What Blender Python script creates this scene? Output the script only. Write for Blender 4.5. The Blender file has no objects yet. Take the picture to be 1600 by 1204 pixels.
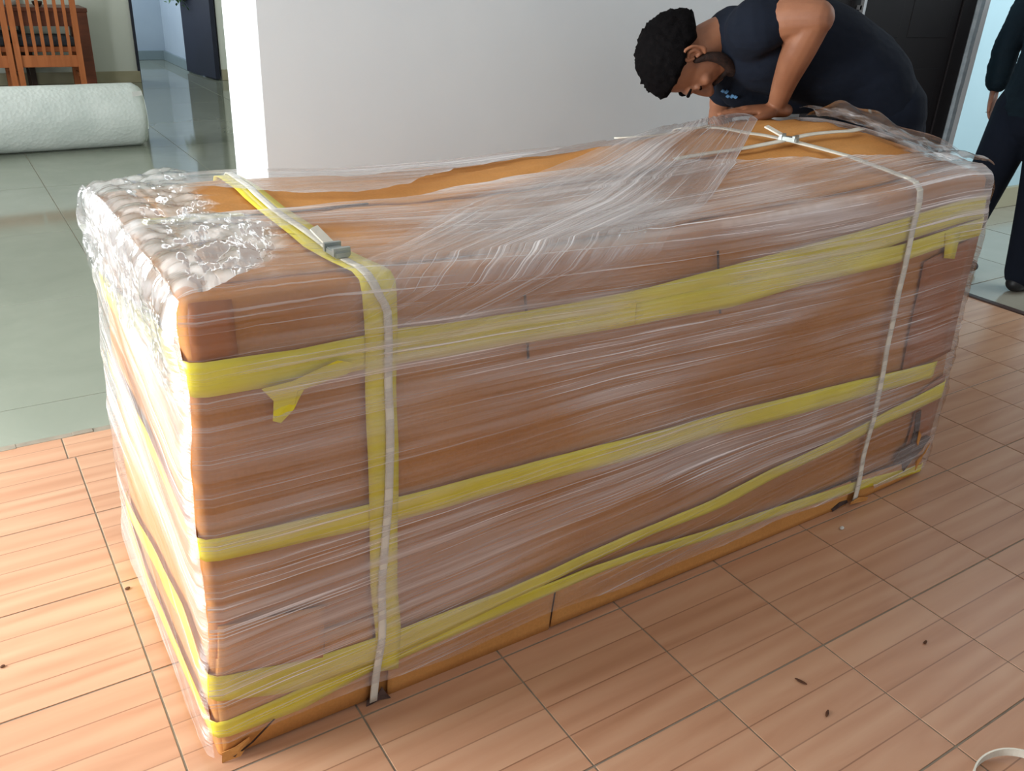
import bpy, bmesh, math, random
from mathutils import Vector, Matrix, noise
random.seed(7)
SC = bpy.context.scene
COL = SC.collection
U = 0.305                                   # one wood floor tile = 30.5 cm; layout below is in tiles

# ------------------------------------------------------------------ camera
cam_d = bpy.data.cameras.new('camera'); cam = bpy.data.objects.new('camera', cam_d); COL.objects.link(cam)
R = Matrix(((0.84193853, 0.19962816, -0.50128645), (-0.53748329, 0.39198346, -0.7466329), (0.04744704, 0.89805209, 0.43732278)))
M = R.to_4x4(); M.translation = Vector((-2.46954639, -2.61952788, 4.13687791)) * U
cam.matrix_world = M
cam_d.sensor_fit = 'HORIZONTAL'; cam_d.sensor_width = 36; cam_d.lens = 1353.43 / 1600 * 36
cam_d.clip_start = 0.05; cam_d.clip_end = 200
SC.camera = cam

# ------------------------------------------------------------------ world, lights, exposure
SC.view_settings.view_transform = 'Standard'; SC.view_settings.look = 'None'
SC.view_settings.gamma = 1.0; SC.view_settings.use_curve_mapping = False
SC.view_settings.exposure = 0.0
W = bpy.data.worlds.new('daylight'); SC.world = W; W.use_nodes = True
bg = W.node_tree.nodes['Background']; bg.inputs[0].default_value = (0.90, 0.95, 1.0, 1); bg.inputs[1].default_value = 0.66

def area(name, loc, target, sx, sy, power, color=(1, 1, 1)):
    d = bpy.data.lights.new(name, 'AREA'); d.shape = 'RECTANGLE'; d.size = sx * U; d.size_y = sy * U
    d.energy = power; d.color = color
    o = bpy.data.objects.new(name, d); COL.objects.link(o); o.location = Vector(loc) * U
    o.rotation_euler = (Vector(target) - Vector(loc)).to_track_quat('-Z', 'Y').to_euler()
    return o
area('window_daylight', (-8.6, 4.5, 3.4), (0, 4.3, 3.0), 4.2, 5.4, 190, (0.95, 0.985, 1.0))
area('hall_fill', (-8.6, 20.0, 4.2), (0, 20.0, 3.4), 6, 5, 100, (0.95, 1.0, 1.0))  # added area light that brightens the hall, no window behind it
area('far_room_fill', (1.4, 33.0, 5.0), (6, 33, 3.0), 4, 5, 30, (0.84, 0.92, 1.0))  # added light to lift the far room, source unseen
area('side_room_daylight', (14.5, 2.0, 6.5), (14.0, 6.0, 3.0), 5, 5, 44, (0.78, 0.93, 1.0))

# ------------------------------------------------------------------ helpers
def link(name, me, mat=None, parent=None, smooth=False):
    o = bpy.data.objects.new(name, me); COL.objects.link(o)
    if mat is not None and not me.materials: me.materials.append(mat)
    if parent is not None: o.parent = parent
    if smooth:
        for p in me.polygons: p.use_smooth = True
    return o
def obj(name, bm, mat, parent=None, smooth=False):
    bmesh.ops.recalc_face_normals(bm, faces=bm.faces)
    me = bpy.data.meshes.new(name); bm.to_mesh(me); bm.free()
    return link(name, me, mat, parent, smooth)
def tag(o, label=None, cat=None, group=None, kind=None):
    if label: o['label'] = label
    if cat: o['category'] = cat
    if group: o['group'] = group
    if kind: o['kind'] = kind
    return o
def empty(name, loc=(0, 0, 0), **k):
    o = bpy.data.objects.new(name, None); COL.objects.link(o); o.location = Vector(loc) * U
    o.empty_display_size = 0.1
    return tag(o, **k)
def relink(root):
    """parts are built in world space: shift each part under its root"""
    bpy.context.view_layer.update()
    inv = root.matrix_world.inverted()
    for c in root.children: c.matrix_parent_inverse = inv
def bx(bm, a, b, bev=0.0):
    a = Vector(a) * U; b = Vector(b) * U
    m = Matrix.Translation((a + b) / 2) @ Matrix.Diagonal((abs(b.x - a.x), abs(b.y - a.y), abs(b.z - a.z), 1))
    r = bmesh.ops.create_cube(bm, size=1, matrix=m)
    if bev:
        es = list({e for v in r['verts'] for e in v.link_edges})
        bmesh.ops.bevel(bm, geom=es, offset=bev * U, segments=2, affect='EDGES', profile=0.5)
def bar(bm, p, q, w, d, lat=(1, 0, 0)):
    """rectangular bar from p to q, width w along lat, depth d"""
    p = Vector(p) * U; q = Vector(q) * U; t = (q - p).normalized()
    l = Vector(lat); l = (l - t * l.dot(t)).normalized(); n = t.cross(l)
    vs = [bm.verts.new(c + l * sx * w * U / 2 + n * sy * d * U / 2) for c in (p, q) for sx, sy in ((-1, -1), (1, -1), (1, 1), (-1, 1))]
    for f in ((0, 1, 2, 3), (7, 6, 5, 4), (0, 4, 5, 1), (1, 5, 6, 2), (2, 6, 7, 3), (3, 7, 4, 0)): bm.faces.new([vs[i] for i in f])
def catmull(pts, n):
    out = []
    P = [Vector(p) for p in pts]
    for i in range(len(P) - 1):
        a = P[max(i - 1, 0)]; b = P[i]; c = P[i + 1]; d = P[min(i + 2, len(P) - 1)]
        for k in range(n):
            t = k / n
            out.append(0.5 * ((2 * b) + (c - a) * t + (2 * a - 5 * b + 4 * c - d) * t * t + (3 * b - a - 3 * c + d) * t ** 3))
    out.append(P[-1]); return out
def chain(bm, pts, rad, lat=None, n=4, seg=16, cap=True):
    """closed tapered tube through pts (tiles); rad = list of r or (a,b) in tiles, a along lat; rounded ends"""
    full = [tuple(p) for p in pts]
    rr = [(r, r) if not isinstance(r, tuple) else r for r in rad]
    P = catmull(full, n) if len(full) > 2 else [Vector(full[0]).lerp(Vector(full[1]), k / n) for k in range(n + 1)]
    RR = catmull([(a, b, 0) for a, b in rr], n) if len(rr) > 2 else [Vector((rr[0][0], rr[0][1], 0)).lerp(Vector((rr[1][0], rr[1][1], 0)), k / n) for k in range(n + 1)]
    L = Vector(lat) if lat is not None else None
    if L is None:
        t0 = (P[-1] - P[0]).normalized(); L = Vector((0, 0, 1)) if abs(t0.z) < 0.8 else Vector((1, 0, 0))
    rings = []
    def ring(c, t, a, b):
        l = (L - t * L.dot(t)).normalized(); m = t.cross(l)
        return [bm.verts.new((c + l * math.cos(2 * math.pi * k / seg) * a + m * math.sin(2 * math.pi * k / seg) * b) * U) for k in range(seg)]
    N = len(P)
    T = [(P[min(i + 1, N - 1)] - P[max(i - 1, 0)]).normalized() for i in range(N)]
    r0 = min(RR[0].x, RR[0].y); r1 = min(RR[-1].x, RR[-1].y)
    if cap:
        for a in (80, 55, 28):
            s = math.cos(math.radians(a)); rings.append(ring(P[0] - T[0] * r0 * math.sin(math.radians(a)), T[0], RR[0].x * s, RR[0].y * s))
    for i in range(N): rings.append(ring(P[i], T[i], RR[i].x, RR[i].y))
    if cap:
        for a in (28, 55, 80):
            s = math.cos(math.radians(a)); rings.append(ring(P[-1] + T[-1] * r1 * math.sin(math.radians(a)), T[-1], RR[-1].x * s, RR[-1].y * s))
    for i in range(len(rings) - 1):
        for k in range(seg):
            bm.faces.new((rings[i][k], rings[i][(k + 1) % seg], rings[i + 1][(k + 1) % seg], rings[i + 1][k]))
    bm.faces.new(rings[0][::-1]); bm.faces.new(rings[-1])
def ball(bm, c, r, ax=None, sub=3):
    """ellipsoid: c in tiles, r=(rx,ry,rz) tiles, ax 3x3 matrix of axes"""
    m = Matrix.Translation(Vector(c) * U) @ (ax.to_4x4() if ax else Matrix.Identity(4)) @ Matrix.Diagonal((r[0] * U, r[1] * U, r[2] * U, 1))
    bmesh.ops.create_icosphere(bm, subdivisions=sub, radius=1, matrix=m)
def fuse(bm, voxel, smooth=4, name='fused'):
    """one continuous skin out of overlapping volumes"""
    bmesh.ops.recalc_face_normals(bm, faces=bm.faces)
    me = bpy.data.meshes.new(name); bm.to_mesh(me); bm.free()
    o = bpy.data.objects.new(name, me); COL.objects.link(o)
    m = o.modifiers.new('r', 'REMESH'); m.mode = 'VOXEL'; m.voxel_size = voxel
    s = o.modifiers.new('s', 'SMOOTH'); s.factor = 0.6; s.iterations = smooth
    dg = bpy.context.evaluated_depsgraph_get(); dg.update()
    out = bpy.data.meshes.new_from_object(o.evaluated_get(dg))
    bpy.data.objects.remove(o); bpy.data.meshes.remove(me)
    for p in out.polygons: p.use_smooth = True
    out.materials.clear()
    return out
def wrinkle(me, f, amp):
    nn = [v.normal.copy() for v in me.vertices]; co = [v.co.copy() for v in me.vertices]; flat = []
    for c, n in zip(co, nn):
        q = c / U; flat.extend(c + n * amp * noise.fractal(Vector((q.x * f[0], q.y * f[1], q.z * f[2])), 0.8, 2, 4))
    me.vertices.foreach_set('co', flat); me.update()
def solidify(o, t):
    m = o.modifiers.new('thickness', 'SOLIDIFY'); m.thickness = t * U; m.offset = -1
def lerp_table(tab, x):
    if x <= tab[0][0]: return tab[0][1]
    for (a, fa), (b, fb) in zip(tab, tab[1:]):
        if x <= b:
            t = (x - a) / (b - a); t = t * t * (3 - 2 * t); return fa + (fb - fa) * t
    return tab[-1][1]

# ------------------------------------------------------------------ materials
def new_mat(name):
    m = bpy.data.materials.new(name); m.use_nodes = True
    nt = m.node_tree; return m, nt, nt.nodes, nt.links, nt.nodes['Principled BSDF']
def srgb(r, g, b):
    f = lambda c: (c / 255 / 12.92) if c / 255 <= 0.04045 else ((c / 255 + 0.055) / 1.055) ** 2.4
    return (f(r), f(g), f(b), 1)
def noise_node(ns, ls, vec, scale, detail=4, rough=0.55, dist=0.0):
    n = ns.new('ShaderNodeTexNoise'); n.inputs['Scale'].default_value = scale; n.inputs['Detail'].default_value = detail
    n.inputs['Roughness'].default_value = rough; n.inputs['Distortion'].default_value = dist
    if vec is not None: ls.new(vec, n.inputs['Vector'])
    return n
def ramp(ns, ls, src, stops):
    r = ns.new('ShaderNodeValToRGB'); e = r.color_ramp.elements
    e[0].position, e[0].color = stops[0]; e[1].position, e[1].color = stops[-1]
    for p, c in stops[1:-1]:
        k = e.new(p); k.color = c
    ls.new(src, r.inputs[0]); return r
def g(v): return (v, v, v, 1)
def mapping(ns, ls, src, scale, loc=(0, 0, 0)):
    m = ns.new('ShaderNodeMapping'); m.inputs['Scale'].default_value = scale; m.inputs['Location'].default_value = loc
    ls.new(src, m.inputs['Vector']); return m.outputs[0]
def bump(ns, ls, h, strength, dist, bsdf):
    b = ns.new('ShaderNodeBump'); b.inputs['Strength'].default_value = strength; b.inputs['Distance'].default_value = dist
    ls.new(h, b.inputs['Height']); ls.new(b.outputs[0], bsdf.inputs['Normal']); return b
def mottled(name, c1, c2, rough=0.6, scale=6, bscale=60, bstr=0.15, spec=0.4, metal=0.0, stretch=(1, 1, 1)):
    m, nt, ns, ls, b = new_mat(name)
    tc = ns.new('ShaderNodeTexCoord'); v = mapping(ns, ls, tc.outputs['Object'], stretch)
    n = noise_node(ns, ls, v, scale)
    r = ramp(ns, ls, n.outputs[0], [(0.3, c1), (0.7, c2)]); ls.new(r.outputs[0], b.inputs['Base Color'])
    b.inputs['Roughness'].default_value = rough; b.inputs['Specular IOR Level'].default_value = spec; b.inputs['Metallic'].default_value = metal
    n2 = noise_node(ns, ls, v, bscale); bump(ns, ls, n2.outputs[0], bstr, 0.002, b)
    return m
MAT = {}
MAT['wall'] = mottled('white_plaster', srgb(216, 222, 225), srgb(222, 228, 230), 0.8, 2, 40, 0.12)
MAT['wall_blue'] = mottled('pale_blue_wall', srgb(178, 204, 212), srgb(186, 211, 218), 0.7, 2, 40, 0.1)  # pale blue base colour of the side room wall
MAT['wall_cream'] = mottled('cream_paint', srgb(204, 208, 198), srgb(212, 215, 206), 0.75, 2, 40, 0.1)
MAT['wall_far'] = mottled('blue_room_wall', srgb(160, 174, 188), srgb(168, 182, 194), 0.75, 2, 40, 0.1)  # greyish blue base colour for the far room walls
MAT['ceiling'] = mottled('ceiling_paint', srgb(215, 215, 212), srgb(222, 222, 220), 0.85, 2, 30, 0.1)
MAT['skirting'] = mottled('beige_skirting_tile', srgb(160, 152, 124), srgb(172, 164, 138), 0.35, 5, 60, 0.05)
MAT['skirting_blue'] = mottled('grey_skirting_tile', srgb(120, 135, 140), srgb(130, 145, 150), 0.35, 5, 60, 0.05)
MAT['grout'] = mottled('dark_grout', srgb(128, 118, 104), srgb(146, 136, 120), 0.9, 20, 80, 0.3)
MAT['door'] = mottled('dark_door', srgb(19, 16, 18), srgb(25, 21, 22), 0.6, 3, 40, 0.1, spec=0.15, stretch=(1, 1, 0.1))
MAT['door_far'] = mottled('navy_door', srgb(24, 28, 44), srgb(30, 34, 52), 0.5, 3, 40, 0.1)
MAT['trim'] = mottled('weathered_trim', srgb(120, 132, 138), srgb(150, 160, 166), 0.6, 30, 60, 0.3)
MAT['metal'] = mottled('brushed_steel', srgb(150, 150, 150), srgb(190, 190, 190), 0.3, 8, 60, 0.05, metal=0.9)
MAT['buckle'] = mottled('galvanised_seal', srgb(150, 158, 155), srgb(190, 195, 192), 0.35, 8, 60, 0.1, metal=0.7)
MAT['chair_wood'] = mottled('orange_brown_wood', srgb(150, 84, 44), srgb(172, 100, 56), 0.45, 8, 60, 0.08, stretch=(4, 4, 0.5))
MAT['table_wood'] = mottled('red_brown_wood', srgb(96, 50, 34), srgb(118, 62, 40), 0.4, 8, 60, 0.08, stretch=(0.6, 4, 4))
MAT['dark_wood'] = mottled('dark_wood', srgb(52, 34, 28), srgb(66, 42, 34), 0.5, 8, 60, 0.08)
MAT['cushion'] = mottled('charcoal_cushion', srgb(48, 52, 58), srgb(62, 66, 72), 0.85, 10, 90, 0.4)
MAT['skin'] = mottled('skin', srgb(132, 86, 62), srgb(150, 100, 72), 0.5, 14, 200, 0.12)
MAT['skin2'] = mottled('skin_brown', srgb(140, 96, 76), srgb(155, 106, 84), 0.5, 14, 200, 0.12)
MAT['hair'] = mottled('black_hair', srgb(8, 7, 8), srgb(14, 12, 13), 0.8, 60, 160, 0.9, spec=0.05)
MAT['beard'] = mottled('beard_stubble', srgb(26, 17, 14), srgb(56, 35, 27), 0.85, 90, 260, 0.7)
MAT['shirt'] = mottled('navy_cotton', srgb(17, 22, 32), srgb(24, 30, 42), 0.9, 4, 120, 0.3, spec=0.15)
MAT['trouser'] = mottled('dark_blue_cloth', srgb(14, 18, 27), srgb(20, 26, 38), 0.9, 5, 120, 0.3, spec=0.15)
MAT['sleeve2'] = mottled('dark_teal_cloth', srgb(15, 26, 34), srgb(22, 36, 44), 0.9, 8, 100, 0.4, spec=0.15)
MAT['badge'] = mottled('blue_print', srgb(60, 110, 160), srgb(110, 160, 200), 0.8, 60, 90, 0.1)
MAT['shoe'] = mottled('black_shoe', srgb(16, 16, 18), srgb(26, 24, 26), 0.5, 10, 60, 0.1)
MAT['leaf'] = mottled('leaf_green', srgb(48, 84, 46), srgb(80, 116, 62), 0.5, 12, 60, 0.1)
MAT['ceramic'] = mottled('white_ceramic', srgb(200, 200, 196), srgb(214, 214, 210), 0.3, 4, 40, 0.02)
MAT['debris'] = mottled('brown_debris', srgb(70, 40, 24), srgb(98, 60, 34), 0.8, 60, 120, 0.3)
MAT['white_strap'] = mottled('white_plastic_strap', srgb(214, 210, 196), srgb(228, 224, 210), 0.4, 30, 160, 0.3)
MAT['kraft_dark'] = mottled('torn_dark_liner', srgb(44, 32, 30), srgb(92, 70, 62), 0.9, 40, 120, 0.6)
MAT['slit'] = mottled('dark_slit', srgb(48, 30, 20), srgb(66, 42, 28), 0.9, 40, 120, 0.3)
MAT['brown_tape'] = mottled('brown_packing_tape', srgb(150, 88, 44), srgb(168, 102, 54), 0.35, 9, 60, 0.1)

def cardboard(name, c1, c2, c3):
    m, nt, ns, ls, b = new_mat(name)
    tc = ns.new('ShaderNodeTexCoord')
    n = noise_node(ns, ls, tc.outputs['Object'], 3.2, 5, 0.6)
    r = ramp(ns, ls, n.outputs[0], [(0.25, c1), (0.5, c2), (0.78, c3)])
    f = noise_node(ns, ls, tc.outputs['Object'], 180, 2); mx = ns.new('ShaderNodeMixRGB'); mx.blend_type = 'MULTIPLY'; mx.inputs[0].default_value = 0.25
    ls.new(r.outputs[0], mx.inputs[1]); ls.new(f.outputs[0], mx.inputs[2]); ls.new(mx.outputs[0], b.inputs['Base Color'])
    b.inputs['Roughness'].default_value = 0.82; b.inputs['Specular IOR Level'].default_value = 0.2
    w = ns.new('ShaderNodeTexWave'); w.wave_type = 'BANDS'; w.bands_direction = 'X'; w.inputs['Scale'].default_value = 42
    ls.new(tc.outputs['Object'], w.inputs['Vector'])
    n2 = noise_node(ns, ls, tc.outputs['Object'], 9, 4)
    ad = ns.new('ShaderNodeMath'); ad.operation = 'MULTIPLY_ADD'; ad.inputs[1].default_value = 0.012
    ls.new(w.outputs[0], ad.inputs[0]); ls.new(n2.outputs[0], ad.inputs[2])
    bump(ns, ls, ad.outputs[0], 0.5, 0.006, b)
    return m
MAT['kraft'] = cardboard('kraft_cardboard', srgb(178, 116, 58), srgb(196, 134, 72), srgb(208, 148, 84))
MAT['kraft2'] = cardboard('kraft_cardboard_light', srgb(196, 134, 72), srgb(212, 150, 84), srgb(220, 160, 94))

def tape_mat():
    m, nt, ns, ls, b = new_mat('yellow_adhesive_tape')
    tc = ns.new('ShaderNodeTexCoord'); n = noise_node(ns, ls, tc.outputs['Object'], 7, 3)
    r = ramp(ns, ls, n.outputs[0], [(0.3, srgb(220, 204, 34)), (0.7, srgb(238, 224, 62))]); ls.new(r.outputs[0], b.inputs['Base Color'])
    b.inputs['Roughness'].default_value = 0.3
    n2 = noise_node(ns, ls, tc.outputs['Object'], 40, 4); bump(ns, ls, n2.outputs[0], 0.35, 0.002, b)
    return m
MAT['tape'] = tape_mat()

def wood_tile(name, lo, mid, hi):
    m, nt, ns, ls, b = new_mat(name)
    tc = ns.new('ShaderNodeTexCoord'); oi = ns.new('ShaderNodeObjectInfo')
    sp = ns.new('ShaderNodeSeparateXYZ'); ls.new(tc.outputs['Object'], sp.inputs[0])
    # four printed planks per tile (length along x)
    mu = ns.new('ShaderNodeMath'); mu.operation = 'MULTIPLY'; mu.inputs[1].default_value = 4 / U; ls.new(sp.outputs[1], mu.inputs[0])
    fl = ns.new('ShaderNodeMath'); fl.operation = 'FLOOR'; ls.new(mu.outputs[0], fl.inputs[0])
    fr = ns.new('ShaderNodeMath'); fr.operation = 'FRACT'; ls.new(mu.outputs[0], fr.inputs[0])
    k = ns.new('ShaderNodeMath'); k.operation = 'MULTIPLY_ADD'; k.inputs[1].default_value = 7.13
    ls.new(oi.outputs['Random'], k.inputs[0]); ls.new(fl.outputs[0], k.inputs[2])
    wn = ns.new('ShaderNodeTexWhiteNoise'); wn.noise_dimensions = '1D'; ls.new(k.outputs[0], wn.inputs['W'])
    cb = ns.new('ShaderNodeCombineXYZ'); m3 = ns.new('ShaderNodeMath'); m3.operation = 'MULTIPLY'; m3.inputs[1].default_value = 9.0
    ls.new(k.outputs[0], m3.inputs[0]); ls.new(m3.outputs[0], cb.inputs[2])
    va = ns.new('ShaderNodeVectorMath'); va.operation = 'ADD'; ls.new(tc.outputs['Object'], va.inputs[0]); ls.new(cb.outputs[0], va.inputs[1])
    v = mapping(ns, ls, va.outputs[0], (1.5, 12, 1))
    n = noise_node(ns, ls, v, 1.0, 4, 0.55, 1.2)
    w = ns.new('ShaderNodeTexWave'); w.inputs['Scale'].default_value = 0.5; w.inputs['Distortion'].default_value = 12; w.inputs['Detail'].default_value = 3; w.bands_direction = 'Y'
    w.inputs['Detail Scale'].default_value = 0.7
    ls.new(v, w.inputs['Vector'])
    mx0 = ns.new('ShaderNodeMath'); mx0.operation = 'MULTIPLY_ADD'; mx0.inputs[1].default_value = 0.22; ls.new(w.outputs[0], mx0.inputs[0]); ls.new(n.outputs[0], mx0.inputs[2])
    ad = ns.new('ShaderNodeMath'); ad.operation = 'MULTIPLY_ADD'; ad.inputs[1].default_value = 0.16; ls.new(wn.outputs[0], ad.inputs[0]); ls.new(mx0.outputs[0], ad.inputs[2])
    r = ramp(ns, ls, ad.outputs[0], [(0.30, lo), (0.62, mid), (0.98, hi)])
    # thin dark line between planks
    d = ns.new('ShaderNodeMath'); d.operation = 'GREATER_THAN'; d.inputs[1].default_value = 0.966; ls.new(fr.outputs[0], d.inputs[0])
    d2 = ns.new('ShaderNodeMath'); d2.operation = 'MULTIPLY'; d2.inputs[1].default_value = 0.5; ls.new(d.outputs[0], d2.inputs[0])
    mx = ns.new('ShaderNodeMixRGB'); mx.blend_type = 'MULTIPLY'; ls.new(d2.outputs[0], mx.inputs[0]); ls.new(r.outputs[0], mx.inputs[1]); mx.inputs[2].default_value = srgb(120, 84, 66)
    ls.new(mx.outputs[0], b.inputs['Base Color'])
    b.inputs['Roughness'].default_value = 0.3; b.inputs['Specular IOR Level'].default_value = 0.45
    bump(ns, ls, n.outputs[0], 0.12, 0.001, b)
    return m
MAT['wood_tile'] = wood_tile('wood_print_tile', srgb(172, 124, 94), srgb(188, 142, 112), srgb(198, 156, 126))

def marble(name, c1, c2, rough):
    m, nt, ns, ls, b = new_mat(name)
    tc = ns.new('ShaderNodeTexCoord'); v = mapping(ns, ls, tc.outputs['Object'], (1, 1, 1))
    n = noise_node(ns, ls, v, 2.2, 6, 0.6, 0.6); r = ramp(ns, ls, n.outputs[0], [(0.3, c1), (0.7, c2)]); ls.new(r.outputs[0], b.inputs['Base Color'])
    b.inputs['Roughness'].default_value = rough; b.inputs['Specular IOR Level'].default_value = 0.6
    return m
MAT['marble'] = marble('polished_grey_green_tile', srgb(128, 134, 120), srgb(142, 147, 133), 0.07)
MAT['cream_tile'] = marble('cream_floor_tile', srgb(150, 142, 126), srgb(164, 156, 140), 0.14)

def film(name, haze=0.28, streak=0.5, sx=0.35, sy=16, gloss=0.5, rough=0.16, fine=60, bumpd=0.006, tint=(0.90, 0.85, 0.85, 1), capv=0.34):
    """stretch film: clear plastic with milky drawn streaks; amount of layers per vertex in attribute 'haze'"""
    m, nt, ns, ls, b = new_mat(name)
    out = ns['Material Output']
    uv = ns.new('ShaderNodeUVMap'); at = ns.new('ShaderNodeAttribute'); at.attribute_name = 'haze'
    v1 = mapping(ns, ls, uv.outputs[0], (sx, sy, 1)); n1 = noise_node(ns, ls, v1, 1.0, 4, 0.65, 0.25)
    v2 = mapping(ns, ls, uv.outputs[0], (sx * 1.3, fine, 1), (3, 7, 0)); n2 = noise_node(ns, ls, v2, 1.0, 3, 0.6, 0.1)
    v3 = mapping(ns, ls, uv.outputs[0], (0.5, 1.6, 1), (9, 2, 0)); n3 = noise_node(ns, ls, v3, 1.0, 2, 0.5)
    # thin bright lines where the film is drawn into ropes
    r2 = ramp(ns, ls, n2.outputs[0], [(0.585, g(0)), (0.66, g(1))])
    r1 = ramp(ns, ls, n1.outputs[0], [(0.36, g(0)), (0.68, g(1))])
    r3 = ramp(ns, ls, n3.outputs[0], [(0.42, g(0.35)), (0.6, g(1))])
    def mul(a, bb, c=None):
        x = ns.new('ShaderNodeMath'); x.operation = 'MULTIPLY' if c is None else 'MULTIPLY_ADD'
        ls.new(a, x.inputs[0])
        if isinstance(bb, float): x.inputs[1].default_value = bb
        else: ls.new(bb, x.inputs[1])
        if c is not None:
            if isinstance(c, float): x.inputs[2].default_value = c
            else: ls.new(c, x.inputs[2])
        return x.outputs[0]
    s = mul(r1.outputs[0], streak, haze)
    s = mul(r2.outputs[0], streak * 2.0, s)
    s = mul(s, r3.outputs[0]); s = mul(s, at.outputs['Fac'])
    cl = ns.new('ShaderNodeClamp'); cl.inputs[2].default_value = 0.93; ls.new(s, cl.inputs[0])
    tr = ns.new('ShaderNodeBsdfTransparent')
    b.inputs['Base Color'].default_value = tint; b.inputs['Roughness'].default_value = 0.38
    h = mul(n1.outputs[0], 1.0, mul(n2.outputs[0], 0.5))
    bp = ns.new('ShaderNodeBump'); bp.inputs['Strength'].default_value = 0.9; bp.inputs['Distance'].default_value = bumpd; ls.new(h, bp.inputs['Height'])
    ls.new(bp.outputs[0], b.inputs['Normal'])
    mx = ns.new('ShaderNodeMixShader'); ls.new(cl.outputs[0], mx.inputs[0]); ls.new(tr.outputs[0], mx.inputs[1]); ls.new(b.outputs[0], mx.inputs[2])
    gl = ns.new('ShaderNodeBsdfGlossy'); gl.inputs['Roughness'].default_value = rough; ls.new(bp.outputs[0], gl.inputs['Normal'])
    fr = ns.new('ShaderNodeFresnel'); fr.inputs[0].default_value = 1.5; ls.new(bp.outputs[0], fr.inputs['Normal'])
    fade = ns.new('ShaderNodeClamp'); ls.new(at.outputs['Fac'], fade.inputs[0]); cap = ns.new('ShaderNodeMath'); cap.operation = 'MINIMUM'; cap.inputs[1].default_value = capv; ls.new(mul(fr.outputs[0], gloss), cap.inputs[0]); fg = mul(cap.outputs[0], fade.outputs[0])
    m2 = ns.new('ShaderNodeMixShader'); ls.new(fg, m2.inputs[0]); ls.new(mx.outputs[0], m2.inputs[1]); ls.new(gl.outputs[0], m2.inputs[2])
    ls.new(m2.outputs[0], out.inputs[0])
    return m
MAT['film'] = film('stretch_film', 0.10, 0.36, 0.25, 14, 0.5, 0.16, 62)
MAT['film_side'] = film('stretch_film_end', 0.16, 0.4, 0.5, 5, 0.8, 0.14, 16, 0.006)
MAT['film_diag'] = film('stretch_film_drawn', 0.16, 0.6, 0.3, 14, 0.6, 0.2, 42)
MAT['film_crumple'] = film('stretch_film_crumpled', 0.05, 0.3, 2.0, 4.0, 0.9, 0.13, 9, 0.008, (0.93, 0.92, 0.94, 1), 0.6)

# ------------------------------------------------------------------ setting: floors
def slab(name, a, b, mat, label=None):
    bm = bmesh.new(); bx(bm, a, b); o = obj(name, bm, mat); return tag(o, kind='structure')
ft = bmesh.new(); bx(ft, (0.006, 0.006, -0.06), (0.994, 0.994, 0), 0.003)
bmesh.ops.translate(ft, verts=ft.verts, vec=(0, 0, 0))
tile_me = bpy.data.meshes.new('floor_tile'); ft.to_mesh(tile_me); ft.free(); tile_me.materials.append(MAT['wood_tile'])
floor = slab('floor', (-12, -8, -0.3), (10.05, 5.41, -0.006), MAT['grout'])
for i in range(-7, 10):
    for j in range(-5, 5):
        o = bpy.data.objects.new('floor_tile', tile_me); COL.objects.link(o)
        o.location = Vector((i, j, random.uniform(-0.001, 0.0005))) * U; o.parent = floor
for i in range(-7, 10):                      # cut row against the threshold
    bm = bmesh.new(); bx(bm, (0.006, 0.006, -0.06), (0.994, 0.40, 0), 0.003)
    o = obj('floor_tile', bm, MAT['wood_tile'], floor); o.location = Vector((i - 0.06, 5, 0)) * U
bm = bmesh.new(); bx(bm, (-12, -8, -0.06), (-7, 5.4, -0.001)); bx(bm, (-7, -8, -0.06), (10, -5, -0.001))
o = obj('outer_tiles', bm, MAT['wood_tile'], floor)
hall = slab('floor', (-12, 5.41, -0.3), (10.05, 40, -0.008), MAT['grout'])
ys = [5.47, 6.22, 9.25, 12.4, 15.5, 18.6, 21.7, 24.8, 27.9, 31.0, 34.1, 37.2]
xs = [-13.37, -10.27, -7.17, -4.07, -0.97, 2.13, 5.23, 8.33]
for a, b2 in zip(xs, xs[1:]):
    for c, d in zip(ys, ys[1:]):
        bm = bmesh.new(); bx(bm, (a + 0.006, c + 0.006, -0.05), (b2 - 0.006, d - 0.006, random.uniform(-0.002, 0.0)), 0.003)
        obj('marble_tile', bm, MAT['marble'], hall)
side = slab('floor', (10.05, -8, -0.3), (28, 8, -0.02), MAT['grout'])
for a in range(6):
    for c in range(5):
        bm = bmesh.new(); bx(bm, (10.14 + a * 2.0 + 0.01, -1.8 + c * 2.0 + 0.01, -0.05), (10.14 + a * 2.0 + 1.99, -1.8 + c * 2.0 + 1.99, random.uniform(-0.003, 0.001)), 0.004)
        obj('cream_tile', bm, MAT['cream_tile'], side)
bm = bmesh.new(); bx(bm, (10.0, -2, -0.03), (10.12, 4.95, 0.02), 0.01); tag(obj('trim_1', bm, MAT['dark_wood']), kind='structure')
# rough cement joint between the wood tiles and the polished hall floor
bm = bmesh.new()
x = -9.0
while x < 0.06:
    w = random.uniform(0.12, 0.5); bx(bm, (x, 5.405 + random.uniform(-0.02, 0.0), -0.03), (min(x + w, 0.06), 5.475, random.uniform(0.0, 0.012)), 0.004); x += w
tag(obj('trim_2', bm, MAT['grout']), kind='structure')

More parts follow.
